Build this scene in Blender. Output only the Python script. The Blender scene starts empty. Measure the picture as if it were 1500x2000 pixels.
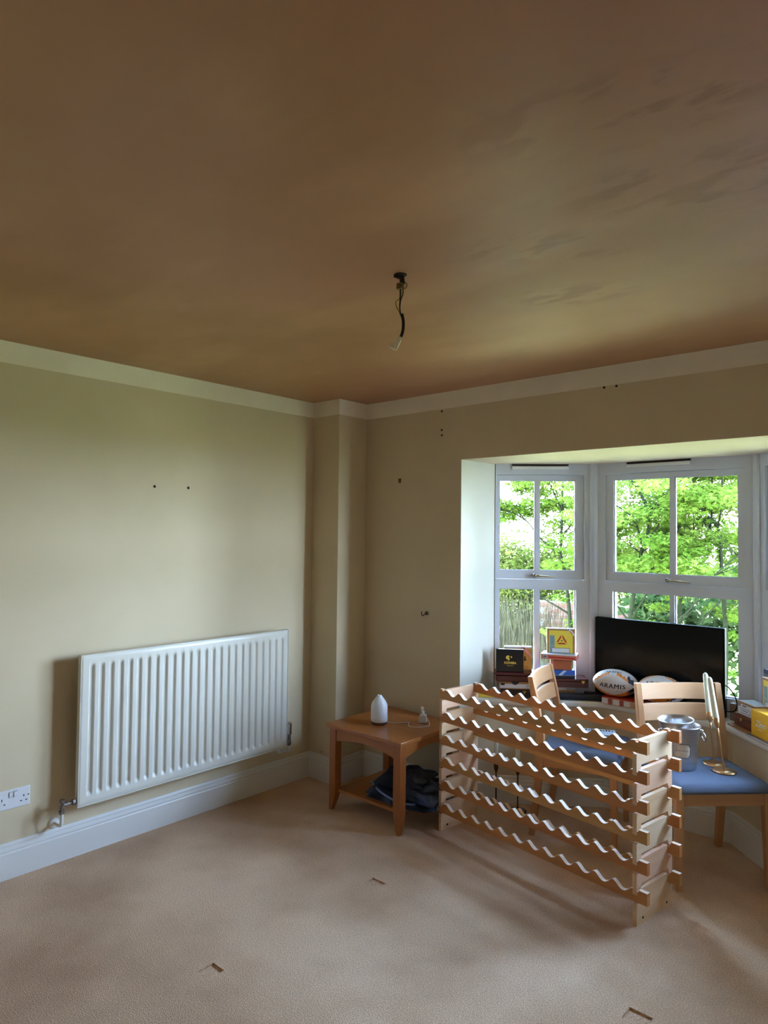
import bpy, bmesh, math, random
import numpy as np
from mathutils import Vector, Matrix
random.seed(7); RNG = np.random.default_rng(7)
S = bpy.context.scene
C = S.collection
PI = math.pi

# ------------------------------------------------------------------ camera
cam_d = bpy.data.cameras.new('camera'); cam = bpy.data.objects.new('camera', cam_d); C.objects.link(cam)
YAW, PITCH, ROLL = 0.7284, 0.0325, 0.0112
f_ = Vector((-math.sin(YAW)*math.cos(PITCH), math.cos(YAW)*math.cos(PITCH), math.sin(PITCH)))
r0 = Vector((math.cos(YAW), math.sin(YAW), 0)); u0 = r0.cross(f_)
r_ = math.cos(ROLL)*r0 + math.sin(ROLL)*u0; u_ = -math.sin(ROLL)*r0 + math.cos(ROLL)*u0
m = Matrix(((r_.x, u_.x, -f_.x, 3.3037), (r_.y, u_.y, -f_.y, -3.2585), (r_.z, u_.z, -f_.z, 1.5504), (0, 0, 0, 1)))
cam.matrix_world = m
cam_d.sensor_fit = 'VERTICAL'; cam_d.sensor_height = 36; cam_d.lens = 36*1335.2/2000; cam_d.clip_start = 0.02
S.camera = cam

# ------------------------------------------------------------------ sky, sun, exposure
W = bpy.data.worlds.new('sky'); S.world = W; W.use_nodes = True
nt = W.node_tree; nt.nodes.clear()
tc = nt.nodes.new('ShaderNodeTexCoord'); sp = nt.nodes.new('ShaderNodeSeparateXYZ'); cr = nt.nodes.new('ShaderNodeValToRGB')
bg = nt.nodes.new('ShaderNodeBackground'); wo = nt.nodes.new('ShaderNodeOutputWorld')
nt.links.new(tc.outputs['Generated'], sp.inputs[0]); nt.links.new(sp.outputs['Z'], cr.inputs[0])
nt.links.new(cr.outputs[0], bg.inputs[0]); nt.links.new(bg.outputs[0], wo.inputs[0])
cr.color_ramp.elements[0].position = 0.0; cr.color_ramp.elements[0].color = (0.66, 0.81, 1.0, 1)
cr.color_ramp.elements[1].position = 0.7; cr.color_ramp.elements[1].color = (0.32, 0.55, 1.0, 1)
SKY = 42.0
bg.inputs[1].default_value = SKY
S.view_settings.view_transform = 'Standard'; S.view_settings.look = 'None'
S.view_settings.exposure = 0.88; S.view_settings.gamma = 1.0; S.view_settings.use_curve_mapping = False
S.cycles.max_bounces = 10; S.cycles.diffuse_bounces = 6; S.cycles.transparent_max_bounces = 24

H = 2.4; ZH = 1.99; ZS = 0.60
OUTDOOR = -0.25

# ------------------------------------------------------------------ helpers
def lin(r, g, b):
    f = lambda c: (c/255/12.92) if c/255 <= 0.04045 else ((c/255+0.055)/1.055)**2.4
    return (f(r), f(g), f(b), 1)

def mat(name, col, rough=0.6, metal=0.0, spec=0.5, var=None, scale=8.0, stretch=(1, 1, 1), amount=0.5, bump=0.0, bscale=60.0, detail=4, bstretch=(1, 1, 1), rot=(0, 0, 0)):
    M = bpy.data.materials.new(name); M.use_nodes = True
    n = M.node_tree.nodes; L = M.node_tree.links; p = n['Principled BSDF']
    p.inputs['Base Color'].default_value = col; p.inputs['Roughness'].default_value = rough
    p.inputs['Metallic'].default_value = metal; p.inputs['Specular IOR Level'].default_value = spec
    co = n.new('ShaderNodeTexCoord')
    if var is not None:
        mp = n.new('ShaderNodeMapping'); mp.inputs['Scale'].default_value = stretch; mp.inputs['Rotation'].default_value = rot
        nz = n.new('ShaderNodeTexNoise'); nz.inputs['Scale'].default_value = scale; nz.inputs['Detail'].default_value = detail
        rp = n.new('ShaderNodeValToRGB'); rp.color_ramp.elements[0].position = 0.5-amount*0.5; rp.color_ramp.elements[1].position = 0.5+amount*0.5
        rp.color_ramp.elements[0].color = var; rp.color_ramp.elements[1].color = col
        L.new(co.outputs['Object'], mp.inputs[0]); L.new(mp.outputs[0], nz.inputs[0]); L.new(nz.outputs[0], rp.inputs[0]); L.new(rp.outputs[0], p.inputs['Base Color'])
    if bump:
        mp2 = n.new('ShaderNodeMapping'); mp2.inputs['Scale'].default_value = bstretch
        nb = n.new('ShaderNodeTexNoise'); nb.inputs['Scale'].default_value = bscale; nb.inputs['Detail'].default_value = 3
        b = n.new('ShaderNodeBump'); b.inputs['Strength'].default_value = bump; b.inputs['Distance'].default_value = 0.01
        L.new(co.outputs['Object'], mp2.inputs[0]); L.new(mp2.outputs[0], nb.inputs[0]); L.new(nb.outputs[0], b.inputs['Height']); L.new(b.outputs[0], p.inputs['Normal'])
    return M

def tag(o, label=None, cat=None, group=None, kind=None):
    if label: o['label'] = label
    if cat: o['category'] = cat
    if group: o['group'] = group
    if kind: o['kind'] = kind
    return o

def obj(name, bm, mats, parent=None, smooth=False, bevel=0, seg=2, kind=None, label=None, loc=None, rot=None):
    if isinstance(bm, bpy.types.Mesh): me = bm
    else:
        bmesh.ops.recalc_face_normals(bm, faces=bm.faces)
        me = bpy.data.meshes.new(name); bm.to_mesh(me); bm.free()
    me.name = name
    if not isinstance(mats, (list, tuple)): mats = [mats]
    if len(me.materials) == 0:
        for q in mats: me.materials.append(q)
    if smooth:
        for p in me.polygons: p.use_smooth = True
    o = bpy.data.objects.new(name, me); C.objects.link(o)
    if parent is not None: o.parent = parent
    if loc is not None: o.location = loc
    if rot is not None: o.rotation_euler = rot
    if bevel:
        b = o.modifiers.new('bevel', 'BEVEL'); b.width = bevel; b.segments = seg; b.limit_method = 'ANGLE'; b.angle_limit = math.radians(35)
        if seg > 1:
            for p in me.polygons: p.use_smooth = True
            b.harden_normals = True
    if kind: o['kind'] = kind
    if label: o['label'] = label
    return o

def thing(name, label, cat, loc=(0, 0, 0), rz=0, group=None, rot=None):
    o = bpy.data.objects.new(name, None); C.objects.link(o); o.empty_display_size = 0.05
    o.location = loc; o.rotation_euler = rot if rot else (0, 0, rz)
    return tag(o, label, cat, group)

def box(bm, x0, x1, y0, y1, z0, z1, M=None, mi=0):
    vs = [bm.verts.new((x, y, z)) for z in (z0, z1) for (x, y) in ((x0, y0), (x1, y0), (x1, y1), (x0, y1))]
    if M: 
        for v in vs: v.co = M @ v.co
    fs = [(0, 3, 2, 1), (4, 5, 6, 7), (0, 1, 5, 4), (1, 2, 6, 5), (2, 3, 7, 6), (3, 0, 4, 7)]
    for q in fs:
        f = bm.faces.new([vs[i] for i in q]); f.material_index = mi
    return bm

def bx(x0, x1, y0, y1, z0, z1, M=None): return box(bmesh.new(), x0, x1, y0, y1, z0, z1, M)

def prism(bm, poly, z0, z1, axis='z', M=None):
    """extrude a 2D polygon; axis z: poly=(x,y); axis y: poly=(x,z); axis x: poly=(y,z)"""
    def P(a, b, c):
        v = Vector((a, b, c)) if axis == 'z' else Vector((a, c, b)) if axis == 'y' else Vector((c, a, b))
        return M @ v if M else v
    lo = [bm.verts.new(P(a, b, z0)) for a, b in poly]; hi = [bm.verts.new(P(a, b, z1)) for a, b in poly]
    n = len(poly)
    bm.faces.new(lo[::-1]); bm.faces.new(hi)
    for i in range(n): bm.faces.new((lo[i], lo[(i+1) % n], hi[(i+1) % n], hi[i]))
    return bm

def lathe(bm, prof, seg=32, M=None, mi=0):
    """prof list of (r,z), r==0 closes"""
    rings = []
    for r, z in prof:
        if r <= 1e-6: rings.append([bm.verts.new((0, 0, z))])
        else: rings.append([bm.verts.new((r*math.cos(2*PI*k/seg), r*math.sin(2*PI*k/seg), z)) for k in range(seg)])
    for a, b in zip(rings, rings[1:]):
        for k in range(seg):
            if len(a) == 1 and len(b) == 1: continue
            if len(a) == 1: f = bm.faces.new((a[0], b[k], b[(k+1) % seg]))
            elif len(b) == 1: f = bm.faces.new((a[k], a[(k+1) % seg], b[0]))
            else: f = bm.faces.new((a[k], a[(k+1) % seg], b[(k+1) % seg], b[k]))
            f.material_index = mi
    if M:
        for r in rings:
            for v in r: v.co = M @ v.co
    return bm

def tube(bm, pts, rad, seg=8, cap=True):
    pts = [Vector(p) for p in pts]; n = len(pts)
    rads = rad if isinstance(rad, (list, tuple)) else [rad]*n
    t0 = (pts[1]-pts[0]).normalized(); up = Vector((0, 0, 1)) if abs(t0.z) < 0.9 else Vector((1, 0, 0))
    a = t0.cross(up).normalized(); rings = []
    for i in range(n):
        t = (pts[min(i+1, n-1)]-pts[max(i-1, 0)]).normalized()
        a = (a - t*a.dot(t)).normalized(); b = t.cross(a)
        rings.append([bm.verts.new(pts[i]+rads[i]*(math.cos(2*PI*k/seg)*a+math.sin(2*PI*k/seg)*b)) for k in range(seg)])
    for x, y in zip(rings, rings[1:]):
        for k in range(seg): bm.faces.new((x[k], x[(k+1) % seg], y[(k+1) % seg], y[k]))
    if cap: bm.faces.new(rings[0][::-1]); bm.faces.new(rings[-1])
    return bm

def smooth_path(pts, sub=6):
    pts = [Vector(p) for p in pts]; out = []
    for i in range(len(pts)-1):
        p0 = pts[max(i-1, 0)]; p1 = pts[i]; p2 = pts[i+1]; p3 = pts[min(i+2, len(pts)-1)]
        for k in range(sub):
            t = k/sub
            out.append(0.5*((2*p1)+(-p0+p2)*t+(2*p0-5*p1+4*p2-p3)*t*t+(-p0+3*p1-3*p2+p3)*t**3))
    out.append(pts[-1]); return out

def sweep(bm, path, prof, side=1):
    """path: 2D points; prof: closed list of (offset,z) offset towards room; side=+1 left of travel"""
    n = len(path); P = [Vector(p) for p in path]; rings = []
    for i in range(n):
        d1 = (P[i]-P[i-1]).normalized() if i > 0 else (P[1]-P[0]).normalized()
        d2 = (P[i+1]-P[i]).normalized() if i < n-1 else d1
        n1 = Vector((-d1.y, d1.x))*side; n2 = Vector((-d2.y, d2.x))*side
        mt = (n1+n2).normalized(); k = 1/max(0.3, mt.dot(n1))
        rings.append([bm.verts.new((P[i].x+mt.x*o*k, P[i].y+mt.y*o*k, z)) for o, z in prof])
    m_ = len(prof)
    for a, b in zip(rings, rings[1:]):
        for k in range(m_): bm.faces.new((a[k], a[(k+1) % m_], b[(k+1) % m_], b[k]))
    bm.faces.new(rings[0]); bm.faces.new(rings[-1][::-1])
    return bm

def text_mesh(s, size, ext=0.0003, bold=0.0, spacing=1.0, shear=0.0):
    cu = bpy.data.curves.new('lettering', 'FONT'); cu.body = s; cu.size = size; cu.extrude = ext; cu.offset = bold
    cu.align_x = 'CENTER'; cu.align_y = 'CENTER'; cu.space_character = spacing; cu.shear = shear; cu.resolution_u = 3
    o = bpy.data.objects.new('lettering', cu); C.objects.link(o)
    dg = bpy.context.evaluated_depsgraph_get()
    me = bpy.data.meshes.new_from_object(o.evaluated_get(dg))
    bpy.data.objects.remove(o); bpy.data.curves.remove(cu)
    me.materials.clear(); return me

def lettering(s, size, M, parent, loc, rot=(PI/2, 0, 0), name='lettering', **k):
    me = text_mesh(s, size, **k); return obj(name, me, M, parent, loc=loc, rot=rot)

# ------------------------------------------------------------------ materials
def plaster_material():
    M = bpy.data.materials.new('fresh_ceiling_plaster'); M.use_nodes = True
    n = M.node_tree.nodes; L = M.node_tree.links; p = n['Principled BSDF']
    co = n.new('ShaderNodeTexCoord')
    def noise(sc, st, rot, det=5, w=0.0):
        mp = n.new('ShaderNodeMapping'); mp.inputs['Scale'].default_value = st; mp.inputs['Rotation'].default_value = (0, 0, rot); mp.inputs['Location'].default_value = (w, w, 0)
        nz = n.new('ShaderNodeTexNoise'); nz.inputs['Scale'].default_value = sc; nz.inputs['Detail'].default_value = det
        L.new(co.outputs['Object'], mp.inputs[0]); L.new(mp.outputs[0], nz.inputs[0]); return nz.outputs[0]
    def ramp(src, a, b):
        r = n.new('ShaderNodeValToRGB'); r.color_ramp.elements[0].position = a; r.color_ramp.elements[1].position = b; L.new(src, r.inputs[0]); return r.outputs[0]
    def mixc(f, a, b):
        x = n.new('ShaderNodeMix'); x.data_type = 'RGBA'
        if isinstance(f, float): x.inputs[0].default_value = f
        else: L.new(f, x.inputs[0])
        for s_, v in ((6, a), (7, b)):
            if isinstance(v, tuple): x.inputs[s_].default_value = v
            else: L.new(v, x.inputs[s_])
        return x.outputs[2]
    def mul(a, b):
        x = n.new('ShaderNodeMath'); x.operation = 'MULTIPLY'; L.new(a, x.inputs[0])
        if isinstance(b, float): x.inputs[1].default_value = b
        else: L.new(b, x.inputs[1])
        return x.outputs[0]
    base = mixc(ramp(noise(1.1, (1, 1, 1), 0.3, 4), 0.32, 0.68), lin(*PL_A), lin(*PL_B))
    pink = mixc(mul(ramp(noise(0.6, (1, 1, 1), 1.0, 2, 3.0), 0.45, 0.7), 0.7), base, lin(*PL_PINK))
    # trowelled streaks and damp patches, gathered in some areas only
    def spot(cx, cy, rx, ry, rot):
        mp = n.new('ShaderNodeMapping'); mp.vector_type = 'TEXTURE'; mp.inputs['Location'].default_value = (cx, cy, H); mp.inputs['Rotation'].default_value = (0, 0, rot); mp.inputs['Scale'].default_value = (rx, ry, 1)
        g = n.new('ShaderNodeTexGradient'); g.gradient_type = 'SPHERICAL'; L.new(co.outputs['Object'], mp.inputs[0]); L.new(mp.outputs[0], g.inputs[0])
        return ramp(g.outputs[1], 0.0, 0.5)
    def mx(a, b):
        x = n.new('ShaderNodeMath'); x.operation = 'MAXIMUM'; L.new(a, x.inputs[0]); L.new(b, x.inputs[1]); return x.outputs[0]
    area = mx(mx(spot(2.78, -1.56, 0.36, 0.20, 0.35), spot(2.33, -1.46, 0.32, 0.14, 0.5)), mx(spot(2.2, -1.05, 0.25, 0.12, 0.4), spot(2.75, -1.95, 0.40, 0.16, 0.3)))
    streak = ramp(noise(6.0, (1.0, 2.6, 1), 0.35, 10), 0.47, 0.55)
    c2 = mixc(mul(mul(streak, area), 0.5), pink, lin(*PL_DAMP))
    lt = ramp(noise(1.6, (0.7, 1.8, 1), 0.5, 7, 2.0), 0.5, 0.75)
    c3 = mixc(mul(lt, 0.35), c2, lin(*PL_LIGHT))
    L.new(c3, p.inputs['Base Color'])
    rr = n.new('ShaderNodeMapRange'); rr.inputs['To Min'].default_value = 0.34; rr.inputs['To Max'].default_value = 0.6
    L.new(noise(2.2, (0.5, 2, 1), 0.5, 4), rr.inputs[0]); L.new(rr.outputs[0], p.inputs['Roughness'])
    b = n.new('ShaderNodeBump'); b.inputs['Strength'].default_value = 0.25; b.inputs['Distance'].default_value = 0.01
    L.new(noise(1.6, (0.5, 1.8, 1), 0.5, 4), b.inputs['Height']); L.new(b.outputs[0], p.inputs['Normal'])
    return M
PL_A = (166, 122, 82); PL_B = (194, 149, 107); PL_PINK = (188, 134, 110); PL_DAMP = (148, 98, 66); PL_LIGHT = (222, 178, 136)

def carpet_material():
    M = bpy.data.materials.new('beige_carpet'); M.use_nodes = True
    n = M.node_tree.nodes; L = M.node_tree.links; p = n['Principled BSDF']; p.inputs['Roughness'].default_value = 1.0; p.inputs['Specular IOR Level'].default_value = 0.1
    p.inputs['Sheen Weight'].default_value = 0.25; p.inputs['Sheen Roughness'].default_value = 0.6
    co = n.new('ShaderNodeTexCoord')
    a = n.new('ShaderNodeTexNoise'); a.inputs['Scale'].default_value = 240; a.inputs['Detail'].default_value = 2; L.new(co.outputs['Object'], a.inputs[0])
    b = n.new('ShaderNodeTexNoise'); b.inputs['Scale'].default_value = 1.7; b.inputs['Detail'].default_value = 5; L.new(co.outputs['Object'], b.inputs[0])
    r1 = n.new('ShaderNodeValToRGB'); r1.color_ramp.elements[0].position = 0.3; r1.color_ramp.elements[1].position = 0.7
    r1.color_ramp.elements[0].color = lin(172, 134, 100); r1.color_ramp.elements[1].color = lin(246, 208, 168); L.new(a.outputs[0], r1.inputs[0])
    r2 = n.new('ShaderNodeValToRGB'); r2.color_ramp.elements[0].position = 0.35; r2.color_ramp.elements[1].position = 0.6
    r2.color_ramp.elements[0].color = (0.70, 0.62, 0.52, 1); r2.color_ramp.elements[1].color = (1, 1, 1, 1); L.new(b.outputs[0], r2.inputs[0])
    x = n.new('ShaderNodeMix'); x.data_type = 'RGBA'; x.blend_type = 'MULTIPLY'; x.inputs[0].default_value = 1
    L.new(r1.outputs[0], x.inputs[6]); L.new(r2.outputs[0], x.inputs[7]); L.new(x.outputs[2], p.inputs['Base Color'])
    bp = n.new('ShaderNodeBump'); bp.inputs['Strength'].default_value = 0.8; bp.inputs['Distance'].default_value = 0.004
    L.new(a.outputs[0], bp.inputs['Height']); L.new(bp.outputs[0], p.inputs['Normal'])
    return M

def glass_material():
    M = bpy.data.materials.new('window_glass'); M.use_nodes = True
    n = M.node_tree.nodes; L = M.node_tree.links; n.clear()
    o = n.new('ShaderNodeOutputMaterial'); t = n.new('ShaderNodeBsdfTransparent'); g = n.new('ShaderNodeBsdfGlossy'); g.inputs['Roughness'].default_value = 0.0
    t.inputs[0].default_value = (0.96, 0.98, 0.97, 1)
    fr = n.new('ShaderNodeFresnel'); fr.inputs[0].default_value = 1.3; mx = n.new('ShaderNodeMixShader')
    L.new(fr.outputs[0], mx.inputs[0]); L.new(t.outputs[0], mx.inputs[1]); L.new(g.outputs[0], mx.inputs[2]); L.new(mx.outputs[0], o.inputs[0])
    return M

def leaf_material(name, c1, c2, trans=0.5, sc=3.0):
    M = bpy.data.materials.new(name); M.use_nodes = True
    n = M.node_tree.nodes; L = M.node_tree.links; n.clear()
    o = n.new('ShaderNodeOutputMaterial'); d = n.new('ShaderNodeBsdfDiffuse'); t = n.new('ShaderNodeBsdfTranslucent'); mx = n.new('ShaderNodeMixShader'); mx.inputs[0].default_value = trans
    co = n.new('ShaderNodeTexCoord'); nz = n.new('ShaderNodeTexNoise'); nz.inputs['Scale'].default_value = sc; nz.inputs['Detail'].default_value = 4
    r = n.new('ShaderNodeValToRGB'); r.color_ramp.elements[0].position = 0.35; r.color_ramp.elements[1].position = 0.65; r.color_ramp.elements[0].color = c1; r.color_ramp.elements[1].color = c2
    L.new(co.outputs['Object'], nz.inputs[0]); L.new(nz.outputs[0], r.inputs[0]); L.new(r.outputs[0], d.inputs[0]); L.new(r.outputs[0], t.inputs[0])
    L.new(d.outputs[0], mx.inputs[1]); L.new(t.outputs[0], mx.inputs[2]); L.new(mx.outputs[0], o.inputs[0])
    return M

WALLP = mat('cream_wall_paint', lin(220, 205, 176), 0.75, var=lin(208, 193, 162), scale=2.2, amount=0.6, bump=0.06, bscale=220)
REVEALP = mat('pale_reveal_paint', lin(204, 200, 188), 0.7, bump=0.05, bscale=200)
WHITEP = mat('white_gloss_paint', lin(226, 226, 224), 0.35, bump=0.02, bscale=40)
BAND = mat('bare_white_band', lin(246, 240, 224), 0.8, var=lin(238, 230, 212), scale=5, amount=0.5, bump=0.15, bscale=40)
PLASTER = plaster_material(); CARPET = carpet_material(); GLASS = glass_material()
FRAMEP = mat('window_frame_paint', lin(200, 202, 212), 0.4, bump=0.02, bscale=30)
SILLP = mat('sill_paint', lin(230, 230, 228), 0.35)
DARKGAP = mat('dark_gap', lin(40, 26, 20), 0.9)
HOLE = mat('dark_hole', lin(24, 18, 14), 0.9)
IRON = mat('black_iron', lin(30, 24, 22), 0.5, metal=0.6)
CHROME = mat('chrome', lin(200, 200, 205), 0.15, metal=1.0)
TARN = mat('tarnished_chrome', lin(170, 164, 160), 0.35, metal=0.9, var=lin(96, 90, 86), scale=90, amount=0.3)
BRASS = mat('brass', lin(176, 160, 124), 0.35, metal=1.0)
RADP = mat('radiator_enamel', lin(222, 221, 212), 0.3)
PLASTIC = mat('white_plastic', lin(226, 228, 232), 0.35)
BLACKPL = mat('black_plastic', lin(12, 12, 14), 0.5, spec=0.1)

# ================================================================== SETTING
XR = 3.87; YB = -5.1
# floor: non uniform grid so that the pressed-in furniture dents are real recesses
dents = [(1.183, 1.247, -1.846, -1.778), (1.190, 1.268, -0.992, -0.935), (2.386, 2.463, -1.05, -0.984), (3.42, 3.49, -1.05, -0.984)]
xs = sorted(set([-0.15, XR+0.1] + [v for d in dents for v in d[:2]])); ys = sorted(set([YB-0.1, 0.62] + [v for d in dents for v in d[2:]]))
bm = bmesh.new(); vd = {}
def gv(x, y, z=0):
    k = (round(x, 4), round(y, 4), z)
    if k not in vd: vd[k] = bm.verts.new((x, y, z))
    return vd[k]
def depth(i, j):
    if not (0 <= i < len(xs)-1 and 0 <= j < len(ys)-1): return 0
    cx, cy = (xs[i]+xs[i+1])/2, (ys[j]+ys[j+1])/2
    return -0.007 if any(d[0] < cx < d[1] and d[2] < cy < d[3] for d in dents) else 0
for i in range(len(xs)-1):
    for j in range(len(ys)-1):
        x0, x1, y0, y1 = xs[i], xs[i+1], ys[j], ys[j+1]; z = depth(i, j)
        bm.faces.new((gv(x0, y0, z), gv(x1, y0, z), gv(x1, y1, z), gv(x0, y1, z)))
        for (di, dj, a, b) in ((1, 0, (x1, y0), (x1, y1)), (-1, 0, (x0, y0), (x0, y1)), (0, 1, (x0, y1), (x1, y1)), (0, -1, (x0, y0), (x1, y0))):
            if z < 0 and depth(i+di, j+dj) == 0: bm.faces.new((gv(*a), gv(*b), gv(b[0], b[1], z), gv(a[0], a[1], z)))
fl = obj('floor', bm, CARPET, kind='structure')

obj('ceiling', prism(bmesh.new(), [(-0.15, YB-0.15), (XR+0.15, YB-0.15), (XR+0.15, 0.3), (-0.15, 0.3)], H, H+0.15), PLASTER, kind='structure')
wall_left = obj('wall_left', bx(-0.15, 0, YB-0.15, 0.35, -0.02, H), WALLP, kind='structure')
bm = bmesh.new()
prism(bm, [(0, 0), (0.994, 0), (0.994, 0.002), (1.012, 0.33), (0.98, 0.40), (0, 0.35)], -0.02, H)
prism(bm, [(2.876, 0), (XR, 0), (XR, 0.35), (2.95, 0.35), (2.90, 0.28)], -0.02, H)
prism(bm, [(0.994, 0), (2.876, 0), (2.876, 0.24), (0.994, 0.24)], ZH+0.001, H)
wall_back = obj('wall_back', bm, WALLP, kind='structure')
obj('wall_reveal', prism(bmesh.new(), [(0.994, 0.0005), (0.9965, 0.0005), (1.0145, 0.33), (1.012, 0.33)], -0.0, ZH), REVEALP, kind='structure')
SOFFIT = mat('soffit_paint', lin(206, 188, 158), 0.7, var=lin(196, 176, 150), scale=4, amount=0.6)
obj('ceiling_bay', prism(bmesh.new(), [(0.995, 0.002), (2.876, 0.002), (2.876, 0.34), (2.43, 0.80), (1.44, 0.80), (0.995, 0.42)], ZH, ZH+0.08), SOFFIT, kind='structure')
wall_corner = obj('wall_corner', prism(bmesh.new(), [(0, -0.2545), (0.24, -0.2545), (0.24, 0), (0, 0)], 0, H), WALLP, kind='structure', bevel=0.004)
obj('wall_right', bx(XR, XR+0.15, YB-0.15, 0.35, -0.02, H), WALLP, kind='structure')
obj('wall_rear', bx(-0.15, XR+0.15, YB-0.15, YB, -0.02, H), WALLP, kind='structure')
# low walls of the bay
bm = bmesh.new()
prism(bm, [(0.995, 0.10), (1.61, 0.575), (2.29, 0.575), (2.876, 0.005), (2.92, 0.28), (2.42, 0.76), (1.48, 0.76), (0.995, 0.41)], -0.25, 0.56)
wall_bay = obj('wall_bay', bm, WALLP, kind='structure')

# bare white band at the top of the walls where coving was taken off
path = [(0.0, YB), (0.0, -0.2545), (0.24, -0.2545), (0.24, 0.0), (XR, 0.0), (XR, YB)]
obj('trim_1', sweep(bmesh.new(), path, [(0.0005, 2.3015), (0.003, 2.3015), (0.0045, 2.3945), (0.006, 2.3995), (0.0005, 2.3995)], -1), BAND, kind='structure')
# baseboards with a moulded top
SK = [(0, 0), (0.018, 0), (0.018, 0.112), (0.0145, 0.118), (0.0165, 0.124), (0.0145, 0.132), (0.010, 0.138), (0.010, 0.146), (0.006, 0.157), (0, 0.157)]
def skirt(name, path): return obj(name, sweep(bmesh.new(), path, SK, -1), WHITEP, kind='structure')
skirt('baseboard_left', [(0.0, YB), (0.0, -0.2545), (0.24, -0.2545), (0.24, 0.0)])
skirt('baseboard_back', [(0.258, 0.0), (0.994, 0.0), (0.998, 0.10), (1.61, 0.575), (2.29, 0.575), (2.876, 0.005), (2.88, 0.0), (XR, 0.0), (XR, YB)])
# window board with rounded nosing
bm = prism(bmesh.new(), [(0.998, 0.062), (1.36, 0.345), (1.52, 0.478), (1.62, 0.530), (1.72, 0.543), (2.20, 0.543), (2.275, 0.530), (2.35, 0.462), (2.874, -0.045), (2.874, 0.30), (2.42, 0.72), (1.47, 0.72), (1.018, 0.37)], 0.562, ZS)
obj('trim_2', bm, SILLP, kind='structure', bevel=0.016, seg=4)

# ---- fixings left in the walls (parts of the walls)
def wall_hole(parent, p, n, r=0.004, mt=None):
    q = Vector(n).to_track_quat('Z', 'Y').to_matrix().to_4x4(); q.translation = Vector(p)
    obj('screw_hole', lathe(bmesh.new(), [(0, 0.0008), (r*0.7, 0.0008), (r, 0.0015), (r*1.25, 0.0006), (r*1.25, 0.0001)], 12, q), mt or HOLE, parent)
for p in [(0, -1.377, 1.789), (0, -1.174, 1.793)]: wall_hole(wall_left, p, (1, 0, 0), 0.006)
for p in [(0.851, 0, 2.289), (0.852, 0, 2.176), (0.853, 0, 2.145), (1.861, 0, 2.295), (1.924, 0, 2.294)]: wall_hole(wall_back, p, (0, -1, 0), 0.005)
PLUG = mat('brown_wall_plug', lin(110, 80, 50), 0.6)
for p in [(0.520, 0, 1.895), (0.534, 0, 1.896), (0.527, 0, 1.878)]: wall_hole(wall_back, p, (0, -1, 0), 0.0045)
obj('plug_plate', bx(0.517, 0.537, -0.0012, -0.0001, 1.874, 1.900), PLUG, wall_back)
wall_hole(wall_corner, (0.12, -0.2545, 0.175), (0, -1, 0), 0.003)
# curtain tie-back hook: a small screw eye and curl
hk = thing('tieback_hook', 'small black curled metal hook screwed to the cream wall above the side table', 'hook', (0.749, -0.001, 1.077))
a = [(-0.012-0.006*math.cos(t), -0.012, 0.010*math.sin(t)*-1) for t in np.linspace(-0.6, PI, 10)]
obj('hook_curl', tube(bmesh.new(), smooth_path([(-0.022, -0.016, 0.012), (-0.023, -0.018, -0.004), (-0.014, -0.018, -0.014), (-0.004, -0.014, -0.004), (0.002, -0.006, 0.0), (0.002, 0, 0)]), 0.0026, 8), IRON, hk, smooth=True)
obj('screw_eye', tube(bmesh.new(), [(0.008+0.009*math.cos(t), -0.008-0.002*math.sin(t), 0.003+0.009*math.sin(t)) for t in np.linspace(0, 2*PI, 20)], 0.0026, 8), IRON, hk, smooth=True)

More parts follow.
